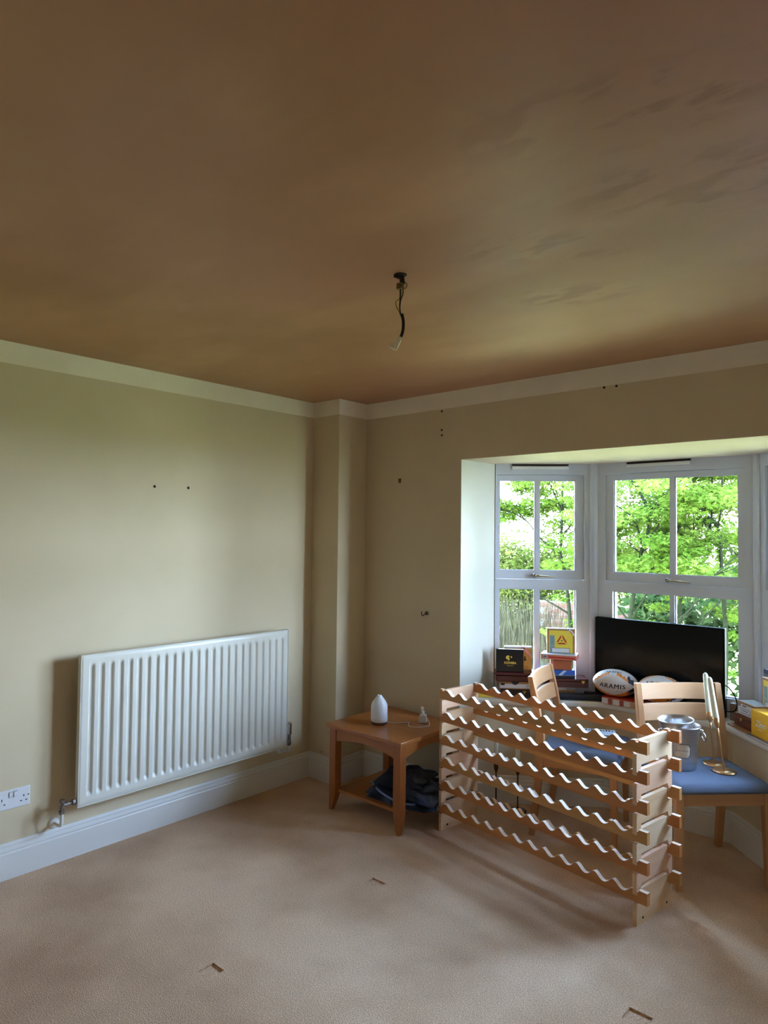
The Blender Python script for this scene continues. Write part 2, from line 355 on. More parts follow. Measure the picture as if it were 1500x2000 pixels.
# ------------------------------------------------------------------ bay windows
def facet(idx, P0, P1, gl, gr, sl, sr, jl):
    """P0->P1 inner face line; gl/gr glass extents; sl/sr upper sash recess extents"""
    P0 = Vector(P0); P1 = Vector(P1); w = (P1-P0).length; ang = math.atan2(P1.y-P0.y, P1.x-P0.x)
    B, T = ZS-0.005, ZH
    bm = bmesh.new(); D = 0.07
    box(bm, 0, jl, 0, D, B, T); box(bm, sr, w, 0, D, B, T)
    if gl > jl: box(bm, jl, gl, 0.0, D, B, 1.285)
    box(bm, gr, sr, 0.0, D, B, 1.285)
    box(bm, jl, sr, 0, D, 1.925, T); box(bm, gl, gr, 0, D, 1.2275, 1.285)
    box(bm, gl, gr, 0, D, B, 0.70)
    fr = obj('window_%d' % idx, bm, FRAMEP, kind='structure'); fr.location = (P0.x, P0.y, 0); fr.rotation_euler = (0, 0, ang)
    # upper opening sash, set back in the frame
    bm = bmesh.new(); t0, t1 = 0.014, 0.055
    box(bm, sl+0.002, gl, t0, t1, 1.287, 1.923); box(bm, gr, sr-0.002, t0, t1, 1.287, 1.923)
    box(bm, gl, gr, t0, t1, 1.893, 1.923); box(bm, gl, gr, t0, t1, 1.287, 1.337)
    obj('sash', bm, FRAMEP, fr)
    mid = (gl+gr)/2
    obj('glazing_bar', bx(mid-0.012, mid+0.012, 0.016, 0.05, 1.337, 1.893), FRAMEP, fr)
    obj('glazing_bar', bx(mid-0.012, mid+0.012, 0.010, 0.05, 0.70, 1.2275), FRAMEP, fr)
    for (x0, x1) in ((gl, mid-0.012), (mid+0.012, gr)):
        for (z0, z1) in ((1.337, 1.893), (0.70, 1.2275)):
            obj('pane', bx(x0, x1, 0.030, 0.034, z0, z1), GLASS, fr)
            bm = bmesh.new()
            for (a, b, c, d) in ((x0, x0+0.006, z0, z1), (x1-0.006, x1, z0, z1), (x0, x1, z0, z0+0.006), (x0, x1, z1-0.006, z1)):
                box(bm, a, b, 0.022, 0.0295, c, d)
            obj('glazing_bead', bm, FRAMEP, fr)
    # handle on the sash bottom rail
    hx = mid-0.02
    h = obj('handle', tube(bmesh.new(), [(hx, -0.014, 1.309), (hx+0.03, -0.018, 1.308), (hx+0.08, -0.016, 1.305), (hx+0.125, -0.012, 1.302)], [0.007, 0.006, 0.0045, 0.003], 8), BRASS, fr, smooth=True)
    obj('handle_base', lathe(bmesh.new(), [(0, -0.018), (0.009, -0.018), (0.012, -0.012), (0.012, 0.014)], 14, Matrix.Translation((hx, 0, 1.309)) @ Matrix.Rotation(-PI/2, 4, 'X')), TARN, fr, smooth=True)
    # trickle vent at the head with the open gap above it
    vx0, vx1 = (0.20, 0.20+0.36) if idx == 2 else (0.10, 0.44)
    obj('trickle_vent', bx(vx0, vx1, -0.012, 0, 1.957, 1.976), WHITEP, fr, bevel=0.002)
    obj('vent_gap', bx(vx0, vx1, -0.006, 0, 1.979, 1.9895), DARKGAP, fr)
    return fr
facet(1, (1.019, 0.331), (1.496, 0.69), 0.025, 0.487, 0.006, 0.535, 0.005)
facet(2, (1.496, 0.69), (2.384, 0.69), 0.112, 0.797, 0.064, 0.834, 0.064)
facet(3, (2.384, 0.69), (2.860, 0.265), 0.112, 0.57, 0.064, 0.61, 0.064)
obj('trim_3', prism(bmesh.new(), [(1.474, 0.668), (1.487, 0.662), (1.504, 0.670), (1.516, 0.687), (1.50, 0.76), (1.455, 0.735)], ZS-0.002, ZH-0.001), FRAMEP, kind='structure')
obj('trim_4', prism(bmesh.new(), [(2.366, 0.687), (2.376, 0.672), (2.392, 0.664), (2.402, 0.669), (2.436, 0.72), (2.39, 0.765)], ZS-0.002, ZH-0.001), FRAMEP, kind='structure')
# daylight portals: only guide the sampling of the sky through the panes, give off nothing themselves
def portal(P0, P1, z0, z1):
    P0 = Vector(P0+(0,)); P1 = Vector(P1+(0,)); d = (P1-P0); w = d.length; d.normalize(); n_ = Vector((d.y, -d.x, 0))
    l = bpy.data.lights.new('daylight_portal', 'AREA'); l.shape = 'RECTANGLE'; l.size = w; l.size_y = z1-z0; l.cycles.is_portal = True
    o = bpy.data.objects.new('daylight_portal', l); C.objects.link(o)
    c = (P0+P1)/2 - n_*0.08; o.location = (c.x, c.y, (z0+z1)/2)
    o.rotation_euler = n_.to_track_quat('-Z', 'Z').to_euler()
portal((1.019, 0.331), (1.496, 0.69), ZS, ZH); portal((1.496, 0.69), (2.384, 0.69), ZS, ZH); portal((2.384, 0.69), (2.860, 0.265), ZS, ZH)

# ================================================================== RADIATOR
def radiator():
    t = thing('radiator', 'white ribbed panel radiator hung on the left cream wall', 'radiator', (0, 0, 0))
    y0, y1, z0, z1 = -1.787, -0.527, 0.262, 0.962
    N = 25; yb = y0+0.028; yt = y1-0.024; pitch = (yt-yb)/N; k = 14
    cols = [y0, y0+0.003, y0+0.012] + [yb + pitch*(i+j/k) for i in range(N) for j in range(k)] + [yt, y1-0.012, y1-0.003, y1]
    def g(y):
        if y <= yb or y >= yt: return 0
        u = ((y-yb)/pitch) % 1.0; a = abs(u-0.5)
        return 1.0 if a < 0.14 else max(0.0, 1-(a-0.14)/0.13)
    def ss(x): x = max(0, min(1, x)); return x*x*(3-2*x)
    rows = [z0, z0+0.003, z0+0.02, z0+0.036] + [z0+0.036+0.006*i for i in range(1, 6)] + [z0+0.2, z0+0.4, z1-0.26] + [z1-0.066+0.006*i for i in range(0, 6)] + [z1-0.02, z1-0.003, z1]
    X = 0.100; V = []; F = []
    for z in rows:
        for y in cols:
            e = ss((z-z0-0.036)/0.026)*ss((z1-0.036-z)/0.026)
            dx = -0.011*ss(g(y))*e
            if min(y-y0, y1-y) < 0.002 or min(z-z0, z1-z) < 0.002: dx -= 0.004
            V.append((X+dx, y, z))
    nc = len(cols)
    for r in range(len(rows)-1):
        for c in range(nc-1): F.append((r*nc+c, r*nc+c+1, (r+1)*nc+c+1, (r+1)*nc+c))
    me = bpy.data.meshes.new('panel'); me.from_pydata(V, [], F)
    obj('panel', me, RADP, t, smooth=True)
    bm = bmesh.new(); box(bm, 0.074, 0.0885, y0+0.002, y1-0.002, z0+0.002, z1-0.002); obj('rear_skin', bm, RADP, t)
    bm = bmesh.new()
    box(bm, 0.072, 0.1025, y0-0.002, y1+0.002, z0-0.004, z0); box(bm, 0.072, 0.1025, y0-0.002, y1+0.002, z1, z1+0.003)
    box(bm, 0.072, 0.1015, y0-0.003, y0, z0-0.004, z1+0.003); box(bm, 0.072, 0.1015, y1, y1+0.003, z0-0.004, z1+0.003)
    obj('edge_flange', bm, RADP, t)
    for y in (y0+0.2, y1-0.2): obj('wall_bracket', bx(0.001, 0.075, y-0.015, y+0.015, z0+0.06, z1-0.06), RADP, t)
    # left lockshield valve, tail and pipe going into the wall
    bm = bmesh.new(); X = 0.086
    tube(bm, [(X, y0, 0.287), (X, y0-0.028, 0.287)], 0.008, 12)
    tube(bm, [(X, y0-0.008, 0.287), (X, y0-0.022, 0.287)], 0.0145, 6)
    tube(bm, [(X, y0-0.028, 0.287), (X, y0-0.068, 0.287)], 0.0105, 12)
    tube(bm, [(X, y0-0.068, 0.312), (X, y0-0.068, 0.248)], [0.012, 0.012], 12)
    tube(bm, [(X, y0-0.068, 0.266), (X, y0-0.068, 0.252)], 0.0145, 6)
    obj('lockshield_valve', bm, TARN, t, smooth=False)
    pipe = smooth_path([(X, y0-0.068, 0.252), (X, y0-0.068, 0.215), (X-0.006, y0-0.068, 0.196), (X-0.03, y0-0.068, 0.186), (0.002, y0-0.068, 0.184)])
    obj('pipe', tube(bmesh.new(), pipe, 0.0075, 10), WHITEP, t, smooth=True)
    M = Matrix.Translation((0.001, y0-0.068, 0.184)) @ Matrix.Rotation(PI/2, 4, 'Y')
    obj('pipe_collar', lathe(bmesh.new(), [(0.0, 0), (0.025, 0), (0.025, 0.003), (0.012, 0.009), (0.0, 0.009)], 24, M), WHITEP, t, smooth=True)
    # right valve with upright head
    bm = bmesh.new()
    tube(bm, [(X, y1, 0.300), (X, y1+0.030, 0.300)], 0.009, 12)
    tube(bm, [(X, y1+0.03, 0.262), (X, y1+0.03, 0.322)], 0.012, 12)
    tube(bm, [(X, y1+0.03, 0.268), (X, y1+0.03, 0.284)], 0.0155, 6)
    obj('valve_body', bm, TARN, t)
    obj('valve_head', tube(bmesh.new(), [(X, y1+0.03, 0.322), (X, y1+0.03, 0.330), (X, y1+0.03, 0.392), (X, y1+0.03, 0.40)], [0.011, 0.0165, 0.0165, 0.013], 18), CHROME, t, smooth=False)
    pipe = smooth_path([(X, y1+0.03, 0.262), (X, y1+0.03, 0.24), (X-0.01, y1+0.03, 0.222), (0.03, y1+0.03, 0.216), (0.002, y1+0.03, 0.215)])
    obj('pipe', tube(bmesh.new(), pipe, 0.0075, 10), WHITEP, t, smooth=True)
    M = Matrix.Translation((0.001, y1+0.03, 0.215)) @ Matrix.Rotation(PI/2, 4, 'Y')
    obj('pipe_collar', lathe(bmesh.new(), [(0.0, 0), (0.025, 0), (0.025, 0.003), (0.012, 0.009), (0.0, 0.009)], 24, M), WHITEP, t, smooth=True)
radiator()

# ================================================================== SOCKET
def socket():
    t = thing('wall_socket', 'white double wall socket with two switches low on the left wall', 'socket', (0, -2.040, 0.347))
    pl = obj('faceplate', bx(0.0005, 0.009, -0.074, 0.074, -0.043, 0.043), PLASTIC, t, bevel=0.004, seg=3)
    for s in (-1, 1):
        c = s*0.046
        for (y, z, w, h) in ((c, 0.004, 0.0035, 0.010), (c-0.011, -0.017, 0.008, 0.004), (c+0.011, -0.017, 0.008, 0.004)):
            obj('pin_slot', bx(0.0088, 0.0096, y-w/2, y+w/2, z-h/2, z+h/2), HOLE, t)
        obj('switch', bx(0.009, 0.013, s*0.010-0.0065, s*0.010+0.0065, 0.010, 0.032), PLASTIC, t, bevel=0.001)
        obj('switch_surround', bx(0.0088, 0.0094, s*0.010-0.0078, s*0.010+0.0078, 0.0085, 0.0335), mat('grey_line', lin(120, 122, 130), 0.6), t)
        obj('screw', lathe(bmesh.new(), [(0, 0.0008), (0.003, 0.0006), (0.0032, 0)], 10, Matrix.Translation((0.009, s*0.066, 0.004)) @ Matrix.Rotation(PI/2, 4, 'Y')), HOLE, t)
socket()

# ================================================================== CEILING CABLE
def ceiling_cable():
    t = thing('ceiling_light_cable', 'bare wires and black sleeved cable with a white connector hanging from the ceiling', 'cable', (1.866, -1.578, 2.40))
    WB = mat('black_wire', lin(20, 17, 15), 0.5); WBR = mat('brown_wire', lin(70, 34, 20), 0.5); WY = mat('yellow_wire', lin(150, 140, 50), 0.5)
    RUST = mat('rusty_metal', lin(70, 52, 30), 0.6, metal=0.4, var=lin(30, 22, 14), scale=120, amount=0.4)
    # right vector of view is (.746,.666): sideways offsets run along it
    r = Vector((0.746, 0.666, 0))
    def P(a, z): return r*a + Vector((0, 0, z))
    bm = bmesh.new()
    lathe(bm, [(0, -0.004), (0.012, -0.005), (0.02, -0.002), (0.021, 0)], 14)
    tube(bm, [P(-0.022, -0.003), P(0.004, -0.008), P(0.006, -0.03)], [0.006, 0.011, 0.009], 7)
    obj('ceiling_bracket', bm, RUST, t)
    bm = bmesh.new()
    box(bm, -0.012, 0.010, -0.008, 0.008, -0.048, -0.028)
    obj('terminal_block', bm, mat('clouded_terminal', lin(150, 130, 60), 0.5, var=lin(60, 50, 26), scale=150, amount=0.5), t, bevel=0.002)
    obj('wire_loop', tube(bmesh.new(), smooth_path([P(0.010, -0.024), P(0.020, -0.030), P(0.018, -0.044), P(0.008, -0.046)]), 0.0022, 7), WY, t, smooth=True)
    obj('wire', tube(bmesh.new(), smooth_path([P(0.0, -0.040), P(0.001, -0.065), P(-0.002, -0.10), P(0.001, -0.13), P(0.006, -0.142)]), 0.002, 7), WB, t, smooth=True)
    obj('wire', tube(bmesh.new(), smooth_path([P(0.008, -0.044), P(0.008, -0.065), P(0.001, -0.085), P(-0.001, -0.115), P(0.006, -0.142)]), 0.002, 7), WBR, t, smooth=True)
    obj('wire', tube(bmesh.new(), smooth_path([P(-0.003, -0.045), P(-0.003, -0.078), P(-0.014, -0.09), P(-0.013, -0.105), P(-0.004, -0.122), P(0.004, -0.142)]), 0.0017, 7), WY, t, smooth=True)
    obj('cable_sleeve', tube(bmesh.new(), smooth_path([P(0.006, -0.130), P(0.010, -0.152), P(0.010, -0.178), P(0.006, -0.198), P(0.002, -0.206)]), 0.0052, 12), WB, t, smooth=True)
    # white lamp connector, tilted
    M = Matrix.Translation(P(0.0, -0.205)) @ Matrix.Rotation(YAW, 4, 'Z') @ Matrix.Rotation(0.42, 4, 'Y')
    IV = mat('ivory_connector', lin(246, 246, 224), 0.5)
    bm = bmesh.new(); box(bm, -0.004, 0.004, -0.004, 0.004, -0.010, 0.002, M); box(bm, -0.008, 0.008, -0.007, 0.007, -0.046, -0.008, M)
    box(bm, -0.017, -0.008, -0.005, 0.005, -0.046, -0.038, M); box(bm, -0.020, -0.016, -0.005, 0.005, -0.044, -0.030, M)
    obj('connector', bm, IV, t, bevel=0.0012)
ceiling_cable()

# ================================================================== SIDE TABLE
def wood(name, c, v, axis='x', sc=5, rough=0.4, amount=0.7, bump=0.03):
    st = {'x': (0.6, 9, 9), 'y': (9, 0.6, 9), 'z': (9, 9, 0.6)}[axis]
    return mat(name, c, rough, var=v, scale=sc, stretch=st, amount=amount, detail=6, bump=bump, bscale=20, bstretch=st)
CH = dict(x=wood('cherry_wood_x', lin(176, 112, 58), lin(160, 96, 46), 'x', rough=0.28, amount=0.6, bump=0.01), y=wood('cherry_wood_y', lin(176, 112, 58), lin(160, 96, 46), 'y', rough=0.28, bump=0.01), z=wood('cherry_wood_z', lin(168, 102, 52), lin(150, 86, 40), 'z', rough=0.35, bump=0.01))
def side_table():
    t = thing('side_table', 'orange-brown wooden side table with a lower shelf in the corner', 'table', (0.745, -0.285, 0))
    w = 0.28; d = 0.27; h = 0.48; x0, x1, y0, y1 = -w, w, -d, d
    obj('tabletop', bx(x0, x1, y0, y1, h-0.022, h), CH['x'], t, bevel=0.005, seg=3)
    L = 0.048; ins = 0.018
    for sx in (-1, 1):
        for sy in (-1, 1):
            ox, oy = sx*(w-ins), sy*(d-ins)
            bm = bmesh.new(); zs = [0.0, 0.02, 0.05, 0.085, 0.115, h-0.022]; tp = [0.46, 0.58, 0.76, 0.93, 1.0, 1.0]; prev = None
            for z, k in zip(zs, tp):
                a = ox-sx*L*k; b = oy-sy*L*k
                ring = [bm.verts.new(p) for p in ((ox, oy, z), (a, oy, z), (a, b, z), (ox, b, z))]
                if prev:
                    for i in range(4): bm.faces.new((prev[i], prev[(i+1) % 4], ring[(i+1) % 4], ring[i]))
                else: bm.faces.new(ring[::-1])
                prev = ring
            bm.faces.new(prev)
            obj('leg', bm, CH['z'], t, bevel=0.002)
    # arched aprons
    def arch(a, b, n=18):
        top = h-0.022; low = top-0.075; up = top-0.045
        pts = [(a, top), (a, low)]
        for i in range(1, n): 
            u = i/n; pts.append((a+(b-a)*u, low+(up-low)*math.sin(PI*u)**0.8))
        return pts+[(b, low), (b, top)]
    for sy in (-1, 1):
        y = sy*(d-ins-0.006); obj('apron', prism(bmesh.new(), arch(-w+ins+L, w-ins-L), min(y, y-sy*0.018), max(y, y-sy*0.018), 'y'), CH['x'], t)
    for sx in (-1, 1):
        x = sx*(w-ins-0.006); obj('apron', prism(bmesh.new(), arch(-d+ins+L, d-ins-L), min(x, x-sx*0.018), max(x, x-sx*0.018), 'x'), CH['y'], t)
    k = ins+L*0.55
    bm = prism(bmesh.new(), [(-w+ins+L, -d+k), (w-ins-L, -d+k), (w-ins-L, -d+ins+L), (w-k, -d+ins+L), (w-k, d-ins-L), (w-ins-L, d-ins-L), (w-ins-L, d-k), (-w+ins+L, d-k), (-w+ins+L, d-ins-L), (-w+k, d-ins-L), (-w+k, -d+ins+L), (-w+ins+L, -d+ins+L)], 0.098, 0.114)
    obj('shelf', bm, CH['x'], t, bevel=0.001, seg=1)
side_table()

def diffuser():
    t = thing('aroma_diffuser', 'white bottle-shaped aroma diffuser with a wooden base on the side table', 'diffuser', (0.695, -0.355, 0.480))
    prof = [(0.0, 0.0145), (0.046, 0.0145), (0.0475, 0.022), (0.0475, 0.03), (0.047, 0.090), (0.046, 0.102), (0.0425, 0.115), (0.036, 0.127), (0.027, 0.139), (0.0185, 0.149), (0.0135, 0.155), (0.0125, 0.159), (0.0100, 0.161), (0.007, 0.159), (0.0065, 0.15), (0.0, 0.149)]
    obj('cover', lathe(bmesh.new(), prof, 48), mat('matt_white_ceramic', lin(226, 228, 232), 0.45), t, smooth=True)
    obj('base', lathe(bmesh.new(), [(0, 0.0), (0.042, 0), (0.046, 0.004), (0.0472, 0.014), (0, 0.014)], 48), mat('dark_wood_base', lin(96, 58, 38), 0.5, var=lin(70, 42, 28), scale=20, stretch=(1, 6, 6)), t, smooth=True)
    obj('seam_ring', lathe(bmesh.new(), [(0.0477, 0.0285), (0.0481, 0.0295), (0.0477, 0.0305)], 48), mat('seam_grey', lin(190, 192, 196), 0.5), t, smooth=True)
    bm = bmesh.new()
    pts = [(0.036, 0.030, 0.009), (0.060, 0.058, 0.003), (0.078, 0.088, 0.002), (0.098, 0.118, 0.0025), (0.112, 0.125, 0.002), (0.125, 0.120, 0.004), (0.138, 0.098, 0.012), (0.148, 0.080, 0.004), (0.178, 0.072, 0.002), (0.215, 0.096, 0.002), (0.232, 0.13, 0.002), (0.232, 0.165, 0.003), (0.200, 0.192, 0.02), (0.172, 0.178, 0.06), (0.160, 0.180, 0.085), (0.165, 0.187, 0.086), (0.168, 0.190, 0.073)]
    obj('cable', tube(bm, smooth_path(pts, 6), 0.0025, 8), mat('pale_cable', lin(230, 220, 230), 0.45), t, smooth=True)
diffuser()
def adapter():
    t = thing('plug_adapter', 'small white plug adapter standing on the side table beside the diffuser', 'adapter', (0.862, -0.168, 0.480), 0.55)
    bm = bmesh.new()
    pr = None
    for z, a in ((0.0, 0.021), (0.004, 0.0225), (0.012, 0.0225), (0.042, 0.019), (0.046, 0.017)):
        r = [bm.verts.new((sx*a, sy*a, z)) for sx, sy in ((-1, -1), (1, -1), (1, 1), (-1, 1))]
        if pr:
            for i in range(4): bm.faces.new((pr[i], pr[(i+1) % 4], r[(i+1) % 4], r[i]))
        else: bm.faces.new(r[::-1])
        pr = r
    bm.faces.new(pr)
    obj('body', bm, PLASTIC, t, bevel=0.003, seg=3)
    obj('usb_plug', bx(-0.008, 0.008, -0.005, 0.005, 0.046, 0.066), PLASTIC, t, bevel=0.0015)
    obj('base_plate', bx(-0.025, 0.025, -0.025, 0.025, 0.0, 0.003), mat('grey_plastic', lin(70, 70, 76), 0.5), t, bevel=0.002)
adapter()

# folded dark garment on the shelf
def garment():
    t = thing('folded_waterproof', 'crumpled dark blue-grey waterproof folded on the lower shelf of the side table', 'clothing', (0, 0, 0))
    FAB = mat('dark_waterproof', lin(50, 58, 76), 0.38, var=lin(34, 40, 54), scale=12, amount=0.5, bump=0.25, bscale=35)
    def layer(cx, cy, a, b, z0, th, seed, rot, droop=0.0):
        rng = np.random.default_rng(seed); n = 40; m_ = 26; V = []; F = []
        ph = rng.uniform(0, 6, 12)
        for i in range(n+1):
            for j in range(m_+1):
                u = i/n*2-1; v = j/m_*2-1
                k = (1-abs(u)**4)*(1-abs(v)**4); k = max(k, 0)**0.45
                x = u*a*(1+0.07*math.sin(3*v+ph[0])+0.05*math.sin(7*v+ph[1])); y = v*b*(1+0.08*math.sin(3*u+ph[2]))
                wr = 0.012*math.sin(5*u+4*v+ph[3]+2*math.sin(2*v+ph[4]))+0.007*math.sin(9*v-6*u+ph[5]+math.sin(3*u))+0.003*math.sin(15*u+9*v+ph[6])
                z = z0 + th*k*(1-0.3*u) + wr*k
                if droop and x > 0.16: z -= droop*(x-0.16)
                V.append((x, y, z))
        nb = len(V)
        for i in range(n+1):
            for j in range(m_+1):
                x, y, z = V[i*(m_+1)+j]; V.append((x, y, max(z0-0.0+(-droop*(x-0.16) if droop and x > 0.16 else 0), 0.0) if True else z))
        w_ = m_+1
        for i in range(n):
            for j in range(m_):
                q = (i*w_+j, (i+1)*w_+j, (i+1)*w_+j+1, i*w_+j+1); F.append(q); F.append(tuple(nb+k for k in q[::-1]))
        for i in range(n): F.append((i*w_, nb+i*w_, nb+(i+1)*w_, (i+1)*w_)); F.append((i*w_+m_, (i+1)*w_+m_, nb+(i+1)*w_+m_, nb+i*w_+m_))
        for j in range(m_): F.append((j, j+1, nb+j+1, nb+j)); F.append((n*w_+j, nb+n*w_+j, nb+n*w_+j+1, n*w_+j+1))
        me = bpy.data.meshes.new('fold'); me.from_pydata(V, [], F); me.validate()
        return obj('fold', me, FAB, t, smooth=True, loc=(cx, cy, 0), rot=(0, 0, rot))
    layer(0.885, -0.300, 0.19, 0.175, 0.116, 0.030, 1, 0.12, 0.15)
    layer(0.892, -0.295, 0.205, 0.165, 0.148, 0.030, 2, 0.22, 0.20)
    layer(0.880, -0.290, 0.165, 0.150, 0.180, 0.028, 3, 0.05, 0.20)
    layer(0.860, -0.300, 0.13, 0.13, 0.208, 0.030, 4, 0.30, 0.1)
    obj('strap', tube(bmesh.new(), smooth_path([(0.72, -0.44, 0.185), (0.80, -0.475, 0.17), (0.88, -0.478, 0.150), (0.96, -0.46, 0.135), (1.04, -0.40, 0.13)]), 0.006, 8), mat('pale_blue_trim', lin(120, 140, 190), 0.4), t, smooth=True)
garment()

# ================================================================== WINE RACK
def wine_rack():
    ang = math.atan2(-0.156, 0.9878)
    t = thing('wine_rack', 'pale pine wine rack of stacked wavy rails standing on the carpet', 'wine rack', (1.103, -0.330, 0), ang)
    FR = [mat('pine_rail_%d' % i, lin(*c), 0.5, var=lin(*v), scale=3.0, stretch=(0.7, 12, 14), amount=0.6, detail=7) for i, (c, v) in enumerate([((204, 144, 84), (178, 114, 58)), ((206, 154, 92), (186, 132, 70)), ((196, 130, 72), (176, 108, 54))])]
    BD = [mat('pine_board_%d' % i, lin(*c), 0.5, var=lin(*v), scale=3.0, stretch=(12, 0.8, 12), amount=0.8, detail=7) for i, (c, v) in enumerate([((232, 208, 176), (216, 178, 136)), ((226, 196, 158), (206, 162, 118)), ((228, 192, 160), (210, 160, 124))])]
    LIT_TOP = mat('pale_lit_rail_top', lin(232, 208, 180), 0.6)  # paler pine for upward faces: window light on the rail tops put into the colour
    tops = [0.145, 0.263, 0.382, 0.499, 0.617, 0.735]
    Ln = 1.178; TH = 0.020; D = 0.275; HR = 0.050; pit = (1.115-0.051)/12; dep = 0.026
    def rail_poly(top):
        pts = [(0, top), (0.018, top)]
        pts += [(0.018, top-0.008), (0.030, top-0.008), (0.030, top-0.001), (0.040, top-0.001)]     # small notch at the end
        for i in range(12):
            a = 0.051+pit*i
            for k in range(0, 10):
                u = k/10; s_ = 0.5-0.5*math.cos(2*PI*u); s_ = s_**0.78
                pts.append((a+pit*u, top-dep*s_))
        pts += [(1.115, top-0.001), (1.128, top-0.001), (1.128, top-0.008), (1.140, top-0.008), (1.140, top), (Ln, top), (Ln, top-HR), (0, top-HR)]
        return pts
    def board_poly(top, low):
        """(depth, z) outline: wide in the middle, narrowing behind the rails"""
        e = 0.038; zt = top-0.006; sh = top-HR+0.004
        return [(e, zt), (D-e, zt), (D-e, sh+0.004), (D-0.022, sh-0.012), (D+0.002, sh-0.012), (D+0.002, low+0.0), (D-0.022, low), (D-e+0.004, low+0.036), (e-0.004, low+0.036), (0.022, low), (-0.002, low), (-0.002, sh-0.012), (0.022, sh-0.012), (e, sh+0.004)]
    for i, top in enumerate(tops):
        for y in (0.0, D-TH):
            bm = prism(bmesh.new(), rail_poly(top), y, y+TH, 'y')
            bmesh.ops.recalc_face_normals(bm, faces=bm.faces); bm.normal_update()
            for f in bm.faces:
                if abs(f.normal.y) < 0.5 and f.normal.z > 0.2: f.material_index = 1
            obj('front_rail' if y == 0 else 'rear_rail', bm, [FR[(i*2+(y > 0)) % 3], LIT_TOP], t)
        low = 0.0 if i == 0 else tops[i-1]-0.022
        for x in (0.0, 1.116):
            if i == 0:
                e = 0.038; sh = top-HR+0.004
                pts = [(e, top-0.006), (D-e, top-0.006), (D-e, sh+0.004), (D-0.022, sh-0.012), (D+0.002, sh-0.012), (D+0.002, 0), (-0.002, 0), (-0.002, sh-0.012), (0.022, sh-0.012), (e, sh+0.004)]
            else: pts = board_poly(top, low)
            obj('end_board', prism(bmesh.new(), pts, x, x+0.018, 'x'), BD[(i+(x > 0)) % 3], t)
            if i == 0:
                for y in (0.045, D-0.045):
                    obj('screw', lathe(bmesh.new(), [(0, 0.0012), (0.005, 0.001), (0.0055, 0)], 10, Matrix.Translation((x+(0.018 if x > 0 or True else 0), y, 0.022)) @ Matrix.Rotation(PI/2, 4, 'Y')), HOLE, t)
wine_rack()

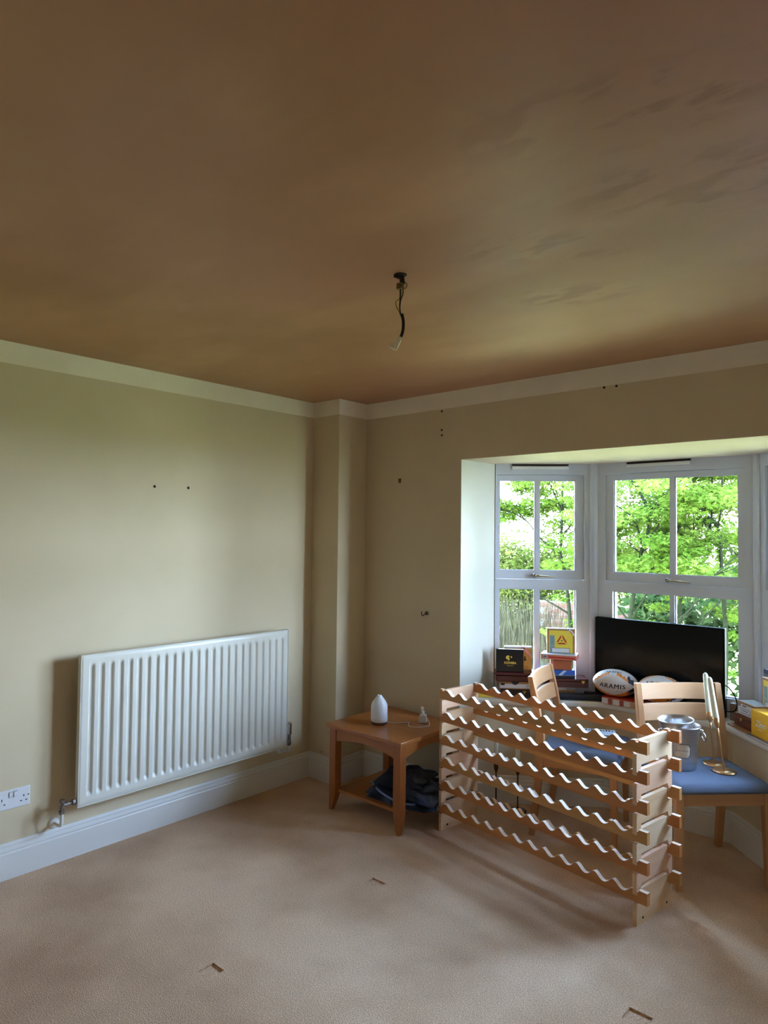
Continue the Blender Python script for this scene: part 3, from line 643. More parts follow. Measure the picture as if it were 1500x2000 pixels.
# ================================================================== CHAIRS
BE = dict(z=wood('beech_upright', lin(196, 148, 104), lin(178, 128, 84), 'z', rough=0.45), y=wood('beech_rail', lin(198, 152, 110), lin(182, 134, 92), 'y', rough=0.45), x=wood('beech_rail_side', lin(190, 140, 96), lin(172, 122, 78), 'x', rough=0.45))
SEATF = mat('blue_grey_fabric', lin(98, 108, 128), 0.9, var=lin(80, 90, 112), scale=500, amount=0.5, bump=0.3, bscale=600)
def chair(label, loc, rz):
    t = thing('dining_chair', label, 'chair', loc, rz, 'beech dining chairs')
    hw = 0.205
    for s in (-1, 1):
        y0, y1 = (s*hw-0.016, s*hw+0.016)
        # rear leg running up into the back post
        prof = [(0.0, -0.245), (0.20, -0.222), (0.43, -0.208), (0.52, -0.208), (0.68, -0.228), (0.815, -0.252)]; dp = [0.030, 0.036, 0.044, 0.042, 0.034, 0.026]
        poly = [(x, z) for (z, x), d_ in zip(prof, dp)] + [(x+d_, z) for (z, x), d_ in list(zip(prof, dp))[::-1]]
        obj('leg', prism(bmesh.new(), poly, y0, y1, 'y'), BE['z'], t, bevel=0.003)
        bm = bmesh.new(); pr = None
        for z, k in ((0, 0.026), (0.36, 0.036), (0.425, 0.036)):
            xo = 0.195; yo = s*(hw+0.014)
            r = [bm.verts.new(p) for p in ((xo, yo, z), (xo-k, yo, z), (xo-k, yo-s*k, z), (xo, yo-s*k, z))]
            if pr:
                for i in range(4): bm.faces.new((pr[i], pr[(i+1) % 4], r[(i+1) % 4], r[i]))
            else: bm.faces.new(r)
            pr = r
        bm.faces.new(pr); obj('leg', bm, BE['z'], t, bevel=0.003)
        obj('side_rail', bx(-0.168, 0.160, s*(hw+0.006)-0.010, s*(hw+0.006)+0.010, 0.365, 0.425), BE['x'], t)
    obj('front_rail', bx(0.165, 0.186, -hw+0.02, hw-0.02, 0.365, 0.425), BE['y'], t)
    obj('rear_rail', bx(-0.200, -0.182, -hw+0.014, hw-0.014, 0.365, 0.425), BE['y'], t)
    # curved back slats
    def slat(z0, z1, name):
        n = 14; V = []; F = []
        for i in range(n+1):
            v = -1+2*i/n; y = v*(hw-0.014); cur = -0.022*(1-v*v)
            for z in (z0, z1):
                f = np.interp(z, [0.52, 0.68, 0.815], [-0.208+0.03, -0.228+0.026, -0.252+0.020])
                V.append((f+cur, y, z)); V.append((f+cur-0.017, y, z))
        for i in range(n):
            a = i*4; b = a+4
            F += [(a, b, b+2, a+2), (a+1, a+3, b+3, b+1), (a, a+1, b+1, b), (a+2, b+2, b+3, a+3)]
        F += [(0, 2, 3, 1), (n*4, n*4+1, n*4+3, n*4+2)]
        me = bpy.data.meshes.new(name); me.from_pydata(V, [], F)
        bm = bmesh.new(); bm.from_mesh(me); bpy.data.meshes.remove(me)
        obj(name, bm, BE['y'], t, bevel=0.003)
    slat(0.735, 0.812, 'top_slat'); slat(0.635, 0.716, 'lower_slat')
    # padded seat
    n = 24; V = []; F = []
    for lay in (0, 1):
        for i in range(n+1):
            for j in range(n+1):
                u = i/n*2-1; v = j/n*2-1
                e = max(0, 1-abs(u)**8)*max(0, 1-abs(v)**8); r = 1-0.035*(abs(u)**6)*(abs(v)**6)
                x = 0.005+u*0.207*r*(1-0.0*abs(v)); y = v*(0.228-0.008*(1-u)/2)*r
                if lay == 0: z = 0.437+0.028*e**0.35+0.006*(1-u*u)*(1-v*v)
                else: z = 0.4255
                V.append((x, y, z))
    w_ = n+1; nb = w_*w_
    for i in range(n):
        for j in range(n):
            q = (i*w_+j, (i+1)*w_+j, (i+1)*w_+j+1, i*w_+j+1); F.append(q); F.append(tuple(nb+k for k in q[::-1]))
    for i in range(n): F.append((i*w_, nb+i*w_, nb+(i+1)*w_, (i+1)*w_)); F.append((i*w_+n, (i+1)*w_+n, nb+(i+1)*w_+n, nb+i*w_+n))
    for j in range(n): F.append((j, j+1, nb+j+1, nb+j)); F.append((n*w_+j, nb+n*w_+j, nb+n*w_+j+1, n*w_+j+1))
    me = bpy.data.meshes.new('seat'); me.from_pydata(V, [], F); obj('seat', me, SEATF, t, smooth=True)
    return t
chair('beech dining chair behind the wine rack, seen side-on with its back towards the left', (1.662, 0.212, 0), math.radians(14.5))
chair('beech dining chair right of the wine rack, ice bucket and candlesticks on its seat', (2.265, 0.172, 0), math.radians(-45))

# ---- ice bucket
STEEL = mat('brushed_steel', lin(206, 200, 194), 0.32, metal=1.0, var=lin(176, 176, 182), scale=3, stretch=(1, 1, 60), amount=0.6)
PAPER = mat('label_paper', lin(206, 200, 190), 0.5); INK = mat('label_ink', lin(30, 26, 36), 0.5)
def bucket():
    t = thing('ice_bucket', 'shiny steel ice bucket with ring handles standing on the blue chair seat', 'bucket', (2.188, 0.116, 0.468), 0)
    prof = [(0, 0.0), (0.062, 0), (0.066, 0.004), (0.068, 0.02), (0.072, 0.10), (0.080, 0.180), (0.086, 0.196), (0.088, 0.200), (0.0855, 0.203), (0.083, 0.198), (0.078, 0.19), (0.070, 0.10), (0.065, 0.006), (0, 0.006)]
    obj('body', lathe(bmesh.new(), prof, 64), STEEL, t, smooth=True)
    # inner liner standing slightly askew
    M = Matrix.Translation((-0.006, -0.006, 0.0)) @ Matrix.Rotation(0.07, 4, Vector((0.666, -0.746, 0)))
    obj('liner', lathe(bmesh.new(), [(0.0, 0.085), (0.064, 0.085), (0.066, 0.09), (0.0735, 0.2), (0.0765, 0.214), (0.080, 0.222), (0.081, 0.225), (0.079, 0.227), (0.0755, 0.222), (0.072, 0.20), (0.0645, 0.092), (0, 0.088)], 64, M), STEEL, t, smooth=True)
    r = Vector((0.746, 0.666, 0))
    for s in (-1, 1):
        c = r*s*0.080
        obj('handle_knob', tube(bmesh.new(), [c+Vector((0, 0, 0.168)), c+r*s*0.010+Vector((0, 0, 0.170)), c+r*s*0.018+Vector((0, 0, 0.170)), c+r*s*0.026+Vector((0, 0, 0.168))], [0.010, 0.006, 0.011, 0.006], 14), CHROME, t, smooth=True)
        cc = c+r*s*0.020+Vector((0, 0, 0.146)); fw = Vector((-0.666, 0.746, 0))
        obj('ring_handle', tube(bmesh.new(), [cc+fw*0.024*math.sin(a_)*1.0+Vector((0, 0, 0.022*math.cos(a_)))+r*s*0.006*(1-math.cos(a_)) for a_ in np.linspace(0, 2*PI, 32)], 0.0034, 8), CHROME, t, smooth=True)
    # curved label plate facing the room
    def patch(w, z0, z1, rad, mt, name, cut=0.25, ncol=20):
        a0 = -1.20; bm = bmesh.new(); pr = None
        for i in range(ncol+1):
            u = i/ncol*2-1; e = max(0, (abs(u)-(1-cut))/cut); c_ = 0.012*e
            a_ = a0+u*w; R_ = lambda z: rad+(z-0.02)*0.055+0.0
            col = [bm.verts.new((R_(z)*math.cos(a_), R_(z)*math.sin(a_), z)) for z in (z0+c_, z1-c_)]
            if pr: bm.faces.new((pr[0], col[0], col[1], pr[1]))
            pr = col
        return obj(name, bm, mt, t, smooth=True)
    patch(0.52, 0.062, 0.128, 0.0700, INK, 'label_border'); patch(0.49, 0.0645, 0.1255, 0.0703, PAPER, 'label_plate')
    patch(0.45, 0.0685, 0.1215, 0.0706, INK, 'label_border'); patch(0.44, 0.0695, 0.1205, 0.0709, PAPER, 'label_plate')
    def curved_text(s, size, zc, bold=0.0):
        me = text_mesh(s, size, ext=0.0, bold=bold); bm = bmesh.new(); bm.from_mesh(me); bpy.data.meshes.remove(me)
        for v in bm.verts:
            a_ = -1.20+v.co.x/0.0745; z = zc+v.co.y; R_ = 0.0712+(z-0.02)*0.055
            v.co = (R_*math.cos(a_), R_*math.sin(a_), z)
        obj('lettering', bm, INK, t)
    curved_text('Laurent Perrier', 0.0095, 0.098); curved_text('CHAMPAGNE', 0.004, 0.111); curved_text('BRUT', 0.004, 0.079)
bucket()

# ---- candlesticks
WAX = mat('ivory_wax', lin(228, 228, 206), 0.5); GOLD = mat('satin_gold', lin(200, 158, 110), 0.3, metal=0.9); DGOLD = mat('dark_bronze', lin(96, 66, 44), 0.35, metal=0.9)
def candlestick(label, loc, lean, metal, group=None):
    t = thing('candlestick', label, 'candlestick', loc, 0, group)
    obj('base', lathe(bmesh.new(), [(0, 0), (0.050, 0), (0.051, 0.003), (0.0505, 0.006), (0.012, 0.007), (0, 0.0072)], 48), metal, t, smooth=True)
    lx, ly = lean; P = lambda z: Vector((lx*z, ly*z, z))
    obj('stem', tube(bmesh.new(), [P(0.006), P(0.02), P(0.17), P(0.205)], [0.0055, 0.0042, 0.0042, 0.0045], 12), metal, t, smooth=True)
    obj('cup', tube(bmesh.new(), [P(0.200), P(0.206), P(0.222), P(0.25), P(0.2501)], [0.0045, 0.007, 0.0125, 0.0135, 0.011], 18), metal, t, smooth=True)
    c = obj('candle', tube(bmesh.new(), [P(0.249), P(0.252), P(0.42), P(0.430), P(0.434)], [0.0125, 0.0135, 0.0115, 0.0085, 0.004], 18), WAX, t, smooth=True)
    obj('wick', tube(bmesh.new(), [P(0.434), P(0.440)], 0.001, 6), HOLE, c)
LE = (-0.746*0.16, -0.666*0.16)
candlestick('brass candlestick nearer the front edge of the chair seat, cream candle leaning left', (2.360, 0.186, 0.470), LE, GOLD, 'candlesticks on the chair seat')
candlestick('brass candlestick farther back on the chair seat, behind its leaning twin', (2.295, 0.262, 0.470), (-0.746*0.10, -0.666*0.10), GOLD, 'candlesticks on the chair seat')
candlestick('dark bronze candlestick on the carpet behind the wine rack, left of its pair', (1.165, 0.125, 0), (0, 0), DGOLD, 'candlesticks on the floor')
candlestick('dark bronze candlestick on the carpet behind the wine rack, right of its pair', (1.283, 0.165, 0), (0, 0), DGOLD, 'candlesticks on the floor')

# ================================================================== TELEVISION
SCREEN = mat('tv_screen', lin(8, 11, 15), 0.18, spec=0.2)
def tv():
    t = thing('television', 'flat black television screen leaning against the middle bay window', 'television', (1.877, 0.664, ZS+0.002), 0)
    obj('housing', bx(-0.359, 0.359, -0.012, 0.022, 0, 0.470), BLACKPL, t, bevel=0.003)
    obj('screen', bx(-0.352, 0.352, -0.0135, -0.0115, 0.022, 0.463), SCREEN, t)
    obj('back_bulge', bx(-0.22, 0.22, 0.015, 0.024, 0.05, 0.33), BLACKPL, t)
    pts = [(0.352, 0.004, 0.17), (0.375, -0.01, 0.165), (0.410, -0.03, 0.13), (0.425, -0.04, 0.09), (0.415, -0.045, 0.055), (0.385, -0.04, 0.045), (0.36, -0.03, 0.045), (0.35, -0.005, 0.05)]
    obj('power_cable', tube(bmesh.new(), smooth_path(pts), 0.0032, 8), BLACKPL, t, smooth=True)
tv()

# ================================================================== RUGBY BALLS
BW = mat('ball_white', lin(214, 212, 216), 0.45, bump=0.1, bscale=900); BO = mat('ball_orange', lin(222, 134, 40), 0.45); BN = mat('ball_navy', lin(24, 30, 66), 0.45); BP = mat('ball_pale', lin(222, 224, 236), 0.4)
def ball(label, loc, rx, rz):
    t = thing('rugby_ball', label, 'ball', loc, rot=(rx, 0, rz), group='rugby balls')
    A, B = 0.127, 0.0755; n, m_ = 96, 64; V = []; F = []; MI = []
    def rad(u): return B*max(0.0, 1-abs(u)**2.1)**0.56
    for i in range(n+1):
        u = -math.cos(PI*i/n); r = rad(u)
        for j in range(m_): 
            a = 2*PI*j/m_; V.append((A*u, r*math.sin(a)*-1.0, r*math.cos(a)))
    def zig(x): return abs((x % 1.0)*2-1)
    for i in range(n):
        for j in range(m_):
            F.append((i*m_+j, i*m_+(j+1) % m_, (i+1)*m_+(j+1) % m_, (i+1)*m_+j))
            u = -math.cos(PI*(i+0.5)/n); a = 360*(j+0.5)/m_      # a: 0 top, 90 front(-y), 180 bottom
            q = (a % 180)-90                                       # distance from the centre of a side panel
            lens = (44 if 90 < a < 270 else 54)*(1-abs(u)**1.7)                              # white lens shaped panel
            flame = 16*zig(u*6.0)+8
            if abs(q) < lens: k = 0
            elif a > 90 and a < 270:                               # lower half
                k = 1 if abs(q) < lens+flame+18 and u < 0.55+0.2*zig(a/14) else (2 if u > 0.35 else 1)
                if abs(q) > lens+34+flame*0.6: k = 0 if u < 0.45 else 3
            else:
                k = 1 if abs(q) < lens+7+flame*0.5 and u < 0.65 and abs(u) > 0.15 else (2 if u > 0.62 and abs(q) < lens+20+flame else 3)
            MI.append(k)
    me = bpy.data.meshes.new('cover'); me.from_pydata(V, [], F)
    for q in (BW, BO, BN, BP): me.materials.append(q)
    me.polygons.foreach_set('material_index', MI)
    obj('cover', me, [BW], t, smooth=True)
    def btext(s, size, cx, ca, bold=0.0, shear=0.0, spacing=1.0):
        tm = text_mesh(s, size, ext=0.0, shear=shear, spacing=spacing); bm = bmesh.new(); base_co = np.zeros(len(tm.vertices)*3); tm.vertices.foreach_get('co', base_co); base_co = base_co.reshape(-1, 3)
        for sh in ((-bold, 0.0, bold) if bold else (0.0,)):       # heavier strokes: the same outline laid side by side
            q_ = base_co.copy(); q_[:, 0] += sh; tm.vertices.foreach_set('co', q_.ravel()); bm.from_mesh(tm)
        bpy.data.meshes.remove(tm)
        for _ in range(2): bmesh.ops.subdivide_edges(bm, edges=[e for e in bm.edges if e.calc_length() > 0.004], cuts=1, use_grid_fill=False)
        bmesh.ops.triangulate(bm, faces=bm.faces)
        for v in bm.verts:
            x = v.co.x+cx; r = rad(x/A)+0.0007; a = ca-(v.co.y)/B
            v.co = (x, -r*math.sin(a), r*math.cos(a))
        obj('lettering', bm, INK, t)
    btext('ARAMIS', 0.038, 0.0, math.radians(90), bold=0.0009, shear=0.12, spacing=1.14)
    btext('Mercurius', 0.008, 0.038, math.radians(109), shear=0.2); btext('PRO', 0.007, 0.05, math.radians(116), shear=0.2)
    btext('ARAMIS', 0.026, 0.0, math.radians(22), bold=0.0002)
    for s in (-1, 1):
        obj('end_cap', lathe(bmesh.new(), [(0, 0.0005), (0.004, 0), (0.0045, -0.001)], 12, Matrix.Translation((s*0.127, 0, 0)) @ Matrix.Rotation(s*PI/2, 4, 'Y')), BN, t)
ball('white rugby ball with orange and navy flashes resting on the red and brown box', (1.678, 0.566, 0.7170), math.radians(6), math.radians(8))
ball('white rugby ball half hidden behind the chair back, in front of the television', (1.935, 0.568, 0.7170), math.radians(-32), math.radians(3))

# ================================================================== SILL OBJECTS
def col(name, c, r=0.5, var=None): return mat(name, lin(*c), r, var=lin(*var) if var else None, scale=14, amount=0.6)
BUR = col('burgundy_lacquer', (82, 34, 34), 0.25); DBR = col('dark_brown_lacquer', (44, 24, 22), 0.3); WHP = col('white_paper', (224, 224, 232), 0.5)
ORP = col('orange_print', (206, 140, 52), 0.5, (186, 112, 40)); YEL = col('yellow_print', (232, 208, 74), 0.5); RED = col('red_print', (186, 52, 34), 0.5)
CED = col('cedar_wood', (182, 138, 90), 0.55, (156, 110, 66)); BLK = col('black_lacquer', (14, 15, 20), 0.3); GLD = mat('gold_print', lin(224, 190, 84), 0.35, metal=0.4)
BLU = col('blue_print', (40, 96, 190), 0.45); NVY = col('navy_print', (22, 26, 48), 0.4); PBL = col('pale_blue_paper', (200, 216, 236), 0.5)
TER = col('terracotta_card', (176, 98, 62), 0.6); PNK = col('pink_print', (214, 130, 120), 0.5); SEAL = col('green_seal', (150, 170, 170), 0.5, (110, 136, 140))
ZIN = col('golden_yellow', (224, 168, 32), 0.45); MAH = col('mahogany', (120, 58, 34), 0.3, (92, 40, 24)); GRY = col('grey_card', (120, 124, 138), 0.5); KR = col('kraft_card', (184, 150, 118), 0.6)
O1 = Vector((1.019, 0.331)); U1 = Vector((0.799, 0.601)).normalized(); N1 = Vector((U1.y, -U1.x))    # N1 points into the room
A1 = math.atan2(U1.y, U1.x)
def at1(u, off, z): p = O1+U1*u+N1*off; return (p.x, p.y, z)
O3 = Vector((2.33, 0.52)); U3 = Vector((0.7171, -0.6969)).normalized(); N3 = Vector((-U3.y*-1, -U3.x)) if False else Vector((U3.y, -U3.x)); A3 = math.atan2(U3.y, U3.x)
def at3(u, off, z): p = O3+U3*u+N3*off; return (p.x, p.y, z)
def clasp(t, x, z, M=GLD):
    c = obj('clasp', bx(x-0.009, x+0.009, -0.0025, 0, z-0.002, z+0.006), M, t, bevel=0.0008, label='gilt clasp'); obj('clasp_hook', bx(x-0.004, x+0.004, -0.004, -0.0024, z-0.009, z+0.001), M, c)
def cigar_box(name, label, loc, rz, w, d, h, body, lid=None, lidh=0.3, group=None, bevel=0.0015, rot=None, cat='box'):
    """origin = front-left-bottom corner, front face at y=0"""
    t = thing(name, label, cat, loc, rz, group, rot)
    lidh *= h
    obj('box_body', bx(0, w, 0, d, 0, h-lidh-0.0006), body, t, bevel=bevel); obj('lid', bx(0, w, 0, d, h-lidh, h), lid or body, t, bevel=bevel)
    return t
def strip(t, name, x0, x1, z0, z1, M, y=-0.0006, label=None): return obj(name, bx(x0, x1, y, 0.0, z0, z1), M, t, label=label)
def bars(t, x0, x1, z, n, M, h=0.0012, gap=0.0012, y=-0.0012):
    """one tiny line of illegible print"""
    bm = bmesh.new(); x = x0; rr = random.Random(int(x0*1e4+z*1e5))
    while x < x1:
        w = rr.uniform(0.0015, 0.004); box(bm, x, min(x+w, x1), y, 0.0, z, z+h*rr.uniform(0.8, 1.3)); x += w+gap*0.6
    return obj('small_print', bm, M, t)
G = 'cigar boxes on the window board'
# left stack
t = cigar_box('cigar_box', 'dark brown lacquered box with gilt clasp, lowest of the left window-board stack', at1(0.028, 0.15, ZS+0.001), A1, 0.27, 0.125, 0.049, DBR, lidh=0.35, group=G); clasp(t, 0.135, 0.034)
obj('corner_badge', lathe(bmesh.new(), [(0, 0.0008), (0.008, 0.0006), (0.009, 0)], 20, Matrix.Translation((0.045, 0, 0.022)) @ Matrix.Rotation(PI/2, 4, 'X')), col('copper_badge', (120, 70, 46), 0.4), t)
t = cigar_box('cigar_box', 'white papered box with dark blue seal, second from bottom of the left stack', at1(0.014, 0.152, ZS+0.051), A1, 0.25, 0.13, 0.043, CED, CED, 0.12, G)
strip(t, 'paper_band', 0.006, 0.25, 0.006, 0.030, WHP); strip(t, 'barcode', 0.012, 0.034, 0.022, 0.034, NVY, -0.0009)
obj('seal', prism(bmesh.new(), [(0.095+0.021*math.cos(a_), 0.043-0.018*math.sin(a_)) for a_ in np.linspace(0, PI, 16)], -0.0016, 0, 'y'), NVY, t, label='dark blue half-round seal'); bars(t, 0.16, 0.19, 0.018, 1, NVY, 0.003)
t = cigar_box('cigar_box', 'wide burgundy lacquered box under the upright black box', at1(-0.004, 0.158, ZS+0.095), A1, 0.262, 0.13, 0.052, BUR, BUR, 0.35, G, bevel=0.006); 
zt = ZS+0.147
t = cigar_box('cigar_box', 'upright black box with gold lettering standing on the left stack', at1(-0.001, 0.132, zt+0.001), A1-0.06, 0.160, 0.022, 0.132, BLK, BLK, 0.02, G, rot=(-0.05, 0, A1-0.06))
lettering('COHIBA', 0.0185, GLD, t, (0.082, -0.0006, 0.052), bold=0.0006, spacing=1.02); lettering('Maduro 5', 0.009, GLD, t, (0.082, -0.0006, 0.036))
hd = bmesh.new(); prism(hd, [(0.07+0.013*math.cos(a_), 0.083+0.012*math.sin(a_)) for a_ in np.linspace(0.5, 5.6, 20)] + [(0.078, 0.080), (0.072, 0.086)], -0.0008, 0, 'y'); prism(hd, [(0.070, 0.074), (0.079, 0.074), (0.076, 0.064), (0.071, 0.066)], -0.0008, 0, 'y'); prism(hd, [(0.084, 0.088), (0.092, 0.093), (0.094, 0.085), (0.088, 0.080)], -0.0008, 0, 'y')
obj('emblem', hd, GLD, t, label='gold profile emblem')
t = cigar_box('cigar_box', 'upright orange-brown printed box leaning behind the black one', at1(0.052, 0.072, zt+0.001), A1, 0.164, 0.035, 0.140, CED, CED, 0.02, G)
strip(t, 'lid_print', 0.010, 0.156, 0.004, 0.126, ORP); strip(t, 'top_edge', 0.0, 0.164, 0.133, 0.140, WHP)
obj('corner_ribbon', prism(bmesh.new(), [(0.098, 0.138), (0.118, 0.138), (0.162, 0.088), (0.162, 0.070)], -0.0014, 0, 'y'), PNK, t); obj('ribbon_star', prism(bmesh.new(), [(0.118+0.006*math.cos(a_), 0.128+0.006*math.sin(a_)) for a_ in np.linspace(0, 2*PI, 9)[:-1]], -0.002, 0, 'y'), NVY, t)
obj('print_figure', prism(bmesh.new(), [(0.118, 0.085), (0.128, 0.080), (0.126, 0.070), (0.134, 0.062), (0.116, 0.052)], -0.0012, 0, 'y'), DBR, t); obj('print_ring', tube(bmesh.new(), [(0.124+0.011*math.cos(a_), -0.0006, 0.016+0.009*math.sin(a_)) for a_ in np.linspace(0, 2*PI, 20)], 0.001, 5), DBR, t)
# middle stack
t = cigar_box('cigar_box', 'slim pale box at the foot of the middle stack, partly behind the black tube', at1(0.31, 0.115, ZS+0.001), A1, 0.15, 0.105, 0.064, CED, WHP, 0.3, G); bars(t, 0.10, 0.145, 0.050, 1, NVY, 0.004)
t = cigar_box('cigar_box', 'flat burgundy lacquered box with gilt clasp, second from bottom of the middle stack', at1(0.29, 0.140, ZS+0.066), A1+0.02, 0.245, 0.125, 0.050, BUR, BUR, 0.3, G, bevel=0.003); clasp(t, 0.213, 0.034); clasp(t, 0.045, 0.034)
t = cigar_box('cigar_box', 'blue and navy printed box in the middle of the middle stack', at1(0.275, 0.135, ZS+0.117), A1+0.02, 0.182, 0.125, 0.048, NVY, BLU, 0.62, G)
obj('stripe', prism(bmesh.new(), [(0.085, 0.018), (0.105, 0.018), (0.135, 0.047), (0.115, 0.047)], -0.0008, 0, 'y'), PBL, t); strip(t, 'lower_line', 0, 0.18, 0.016, 0.021, GRY)
t = cigar_box('cigar_box', 'plain terracotta-coloured box second from top of the middle stack', at1(0.318, 0.118, ZS+0.166), A1-0.12, 0.122, 0.10, 0.060, TER, TER, 0.1, G)
strip(t, 'pale_edge', 0.0, 0.018, 0.0, 0.059, PNK)
t = cigar_box('cigar_box', 'flat red and white banded box laid across the top of the middle stack', at1(0.262, 0.112, ZS+0.227), A1-0.30, 0.205, 0.12, 0.030, PNK, WHP, 0.1, G)
strip(t, 'red_band', 0.045, 0.196, 0.007, 0.018, RED, -0.0008); strip(t, 'barcode', 0.012, 0.036, 0.006, 0.024, WHP, -0.0010); bars(t, 0.015, 0.034, 0.009, 1, NVY, 0.010, 0.002, -0.0014)
bm = bmesh.new()
for i in range(14): box(bm, 0.045+i*0.011, 0.051+i*0.011, -0.0009, 0, 0.0205, 0.0235)
for i in range(16): box(bm, 0.030+i*0.011, 0.036+i*0.011, -0.0009, 0, 0.0010, 0.0038)
obj('dotted_border', bm, CED, t)
obj('top_print', bx(0.02, 0.185, 0.01, 0.11, 0.030, 0.0306), PBL, t)
def yellow_box(label, loc, rz, rot=None):
    t = cigar_box('cigar_box', label, loc, rz, 0.160, 0.036, 0.145, CED, CED, 0.02, G, rot=rot)
    strip(t, 'lid_print', 0.012, 0.148, 0.002, 0.132, YEL)
    strip(t, 'seal_strip', 0.016, 0.044, 0.002, 0.103, SEAL, -0.0010); strip(t, 'seal_panel', 0.020, 0.040, 0.05, 0.098, col('grey_green', (120, 146, 150), 0.5), -0.0014)
    e = (0.085, 0.085)
    tri = bmesh.new()
    for a_ in range(3):
        q = PI/2+a_*2*PI/3; q2 = q+2*PI/3; R1, R2 = 0.035, 0.019
        pts = [(e[0]+R*math.cos(an), e[1]-0.012+R*math.sin(an)) for R, an in ((R1, q+0.12), (R1, q2-0.12), (R2, q2-0.15), (R2, q+0.15))]
        prism(tri, pts, -0.0010, 0, 'y')
    obj('emblem', tri, RED, t, label='red triangular emblem'); 
    obj('emblem_centre', lathe(bmesh.new(), [(0, 0.0012), (0.006, 0.001), (0.0062, 0)], 14, Matrix.Translation((e[0], 0, e[1]-0.012)) @ Matrix.Rotation(PI/2, 4, 'X')), CED, t)
    strip(t, 'label_border', 0.027, 0.130, 0.001, 0.030, NVY, -0.0016); strip(t, 'label_panel', 0.029, 0.128, 0.003, 0.028, WHP, -0.0020)
    obj('corner_ribbon', prism(bmesh.new(), [(0.112, 0.144), (0.130, 0.144), (0.158, 0.116), (0.158, 0.100)], -0.0016, 0, 'y'), WHP, t)
    obj('ribbon_line', prism(bmesh.new(), [(0.128, 0.130), (0.132, 0.132), (0.150, 0.114), (0.147, 0.111)], -0.0022, 0, 'y'), RED, t)
    obj('ribbon_star', prism(bmesh.new(), [(0.124+0.004*math.cos(a_), 0.138+0.004*math.sin(a_)) for a_ in np.linspace(0, 2*PI, 9)[:-1]], -0.0022, 0, 'y'), BLU, t)
    strip(t, 'top_edge', 0.0, 0.160, 0.141, 0.145, WHP, -0.0004)
    return t
yellow_box('upright yellow printed box with a red emblem on top of the middle stack', at1(0.302, 0.085, ZS+0.2585), A1-0.10)
# yellow envelope at the reveal end
t = thing('padded_envelope', 'small yellow packet at the far left end of the window board', 'packet', (1.030, 0.140, ZS+0.001), 0.6)
obj('packet_body', prism(bmesh.new(), [(0.0, 0.0), (0.085, 0.0), (0.085, 0.012), (0.045, 0.034), (0.0, 0.030)], 0, 0.05, 'y'), YEL, t, bevel=0.002)
obj('packet_flap', prism(bmesh.new(), [(0.0, 0.0305), (0.045, 0.0345), (0.060, 0.026), (0.061, 0.028), (0.045, 0.037), (0.0, 0.033)], 0.004, 0.046, 'y'), YEL, t)
# black tube
t = thing('black_tube', 'long black padded tube lying along the front of the window board', 'tube', at1(0.345, 0.158, ZS+0.021), 0)
d_ = Vector((1.612-t.location.x, 0.575-t.location.y, 0.0)); e_ = d_.normalized()
TUB = mat('black_foam', lin(20, 24, 40), 0.7)
obj('sleeve', tube(bmesh.new(), [(0, 0, 0), d_*0.96], 0.0195, 20), TUB, t, smooth=False)
obj('end_collar', tube(bmesh.new(), [d_*0.95, d_*0.955, d_*0.985, d_], [0.0195, 0.0205, 0.0205, 0.017], 20), NVY, t)
t = thing('black_case', 'low flat black case behind the black tube on the window board', 'case', (1.475, 0.592, ZS+0.001), 0.42)
obj('case_body', bx(0.0, 0.10, 0, 0.04, 0, 0.022), BLKC if 'BLKC' in globals() else BLK, t, bevel=0.004)
obj('case_lid', bx(0.002, 0.098, 0.002, 0.038, 0.022, 0.026), BLK, t, bevel=0.002)
# box under the ball
t = thing('gift_box', 'long flat kraft box with red lid and white bands under the rugby balls', 'box', (1.622, 0.512, ZS+0.0005), 0.02)
obj('box_body', bx(0, 0.38, 0, 0.115, 0, 0.0355), KR, t, bevel=0.001); obj('lid', bx(0, 0.38, 0, 0.115, 0.036, 0.040), RED, t, bevel=0.001)
for x in (0.0, 0.066, 0.128): obj('white_band', bx(x, x+0.034, -0.001, 0, 0.004, 0.0335), WHP, t)
for x in (0.039, 0.105): obj('red_band', bx(x, x+0.018, -0.001, 0, 0.001, 0.0335), col('red_check', (160, 70, 70), 0.5), t)
# right hand group on the third facet
t = cigar_box('cigar_box', 'brown wooden box against the foot of the window frame beside the television', (2.262, 0.640, ZS+0.001), -0.25, 0.085, 0.04, 0.088, col('dull_brown_wood', (122, 98, 80), 0.55, (104, 82, 66)), None, 0.2, G)
t = thing('wooden_tray', 'thin pale wooden strip lying under the boxes at the right of the window board', 'board', at3(-0.055, 0.02, ZS+0.0005), A3)
obj('strip_board', bx(0, 0.20, 0, 0.07, 0, 0.007), CED, t, bevel=0.001); obj('strip_edge', bx(0, 0.20, -0.001, 0, 0.002, 0.005), TER, t)
t = cigar_box('cigar_box', 'glossy mahogany box with gilt clasp beside the bright yellow box', at3(-0.034, -0.002, ZS+0.0085), A3, 0.150, 0.085, 0.062, MAH, MAH, 0.35, G, bevel=0.004); clasp(t, 0.062, 0.040)
t = cigar_box('cigar_box', 'white papered box with black print on top of the mahogany box', at3(-0.008, -0.004, ZS+0.0715), A3, 0.145, 0.085, 0.064, CED, CED, 0.1, G)
strip(t, 'paper_front', 0.008, 0.135, 0.003, 0.053, WHP); strip(t, 'barcode', 0.010, 0.028, 0.040, 0.054, GRY, -0.0010); bars(t, 0.045, 0.075, 0.044, 1, NVY, 0.004)
strip(t, 'panel_border', 0.030, 0.108, 0.010, 0.034, NVY, -0.0010); strip(t, 'panel', 0.032, 0.106, 0.012, 0.032, WHP, -0.0014); bars(t, 0.042, 0.09, 0.021, 1, GRY, 0.004, y=-0.0018)
obj('lid_print', bx(0.004, 0.141, 0.004, 0.081, 0.064, 0.0645), PBL, t)
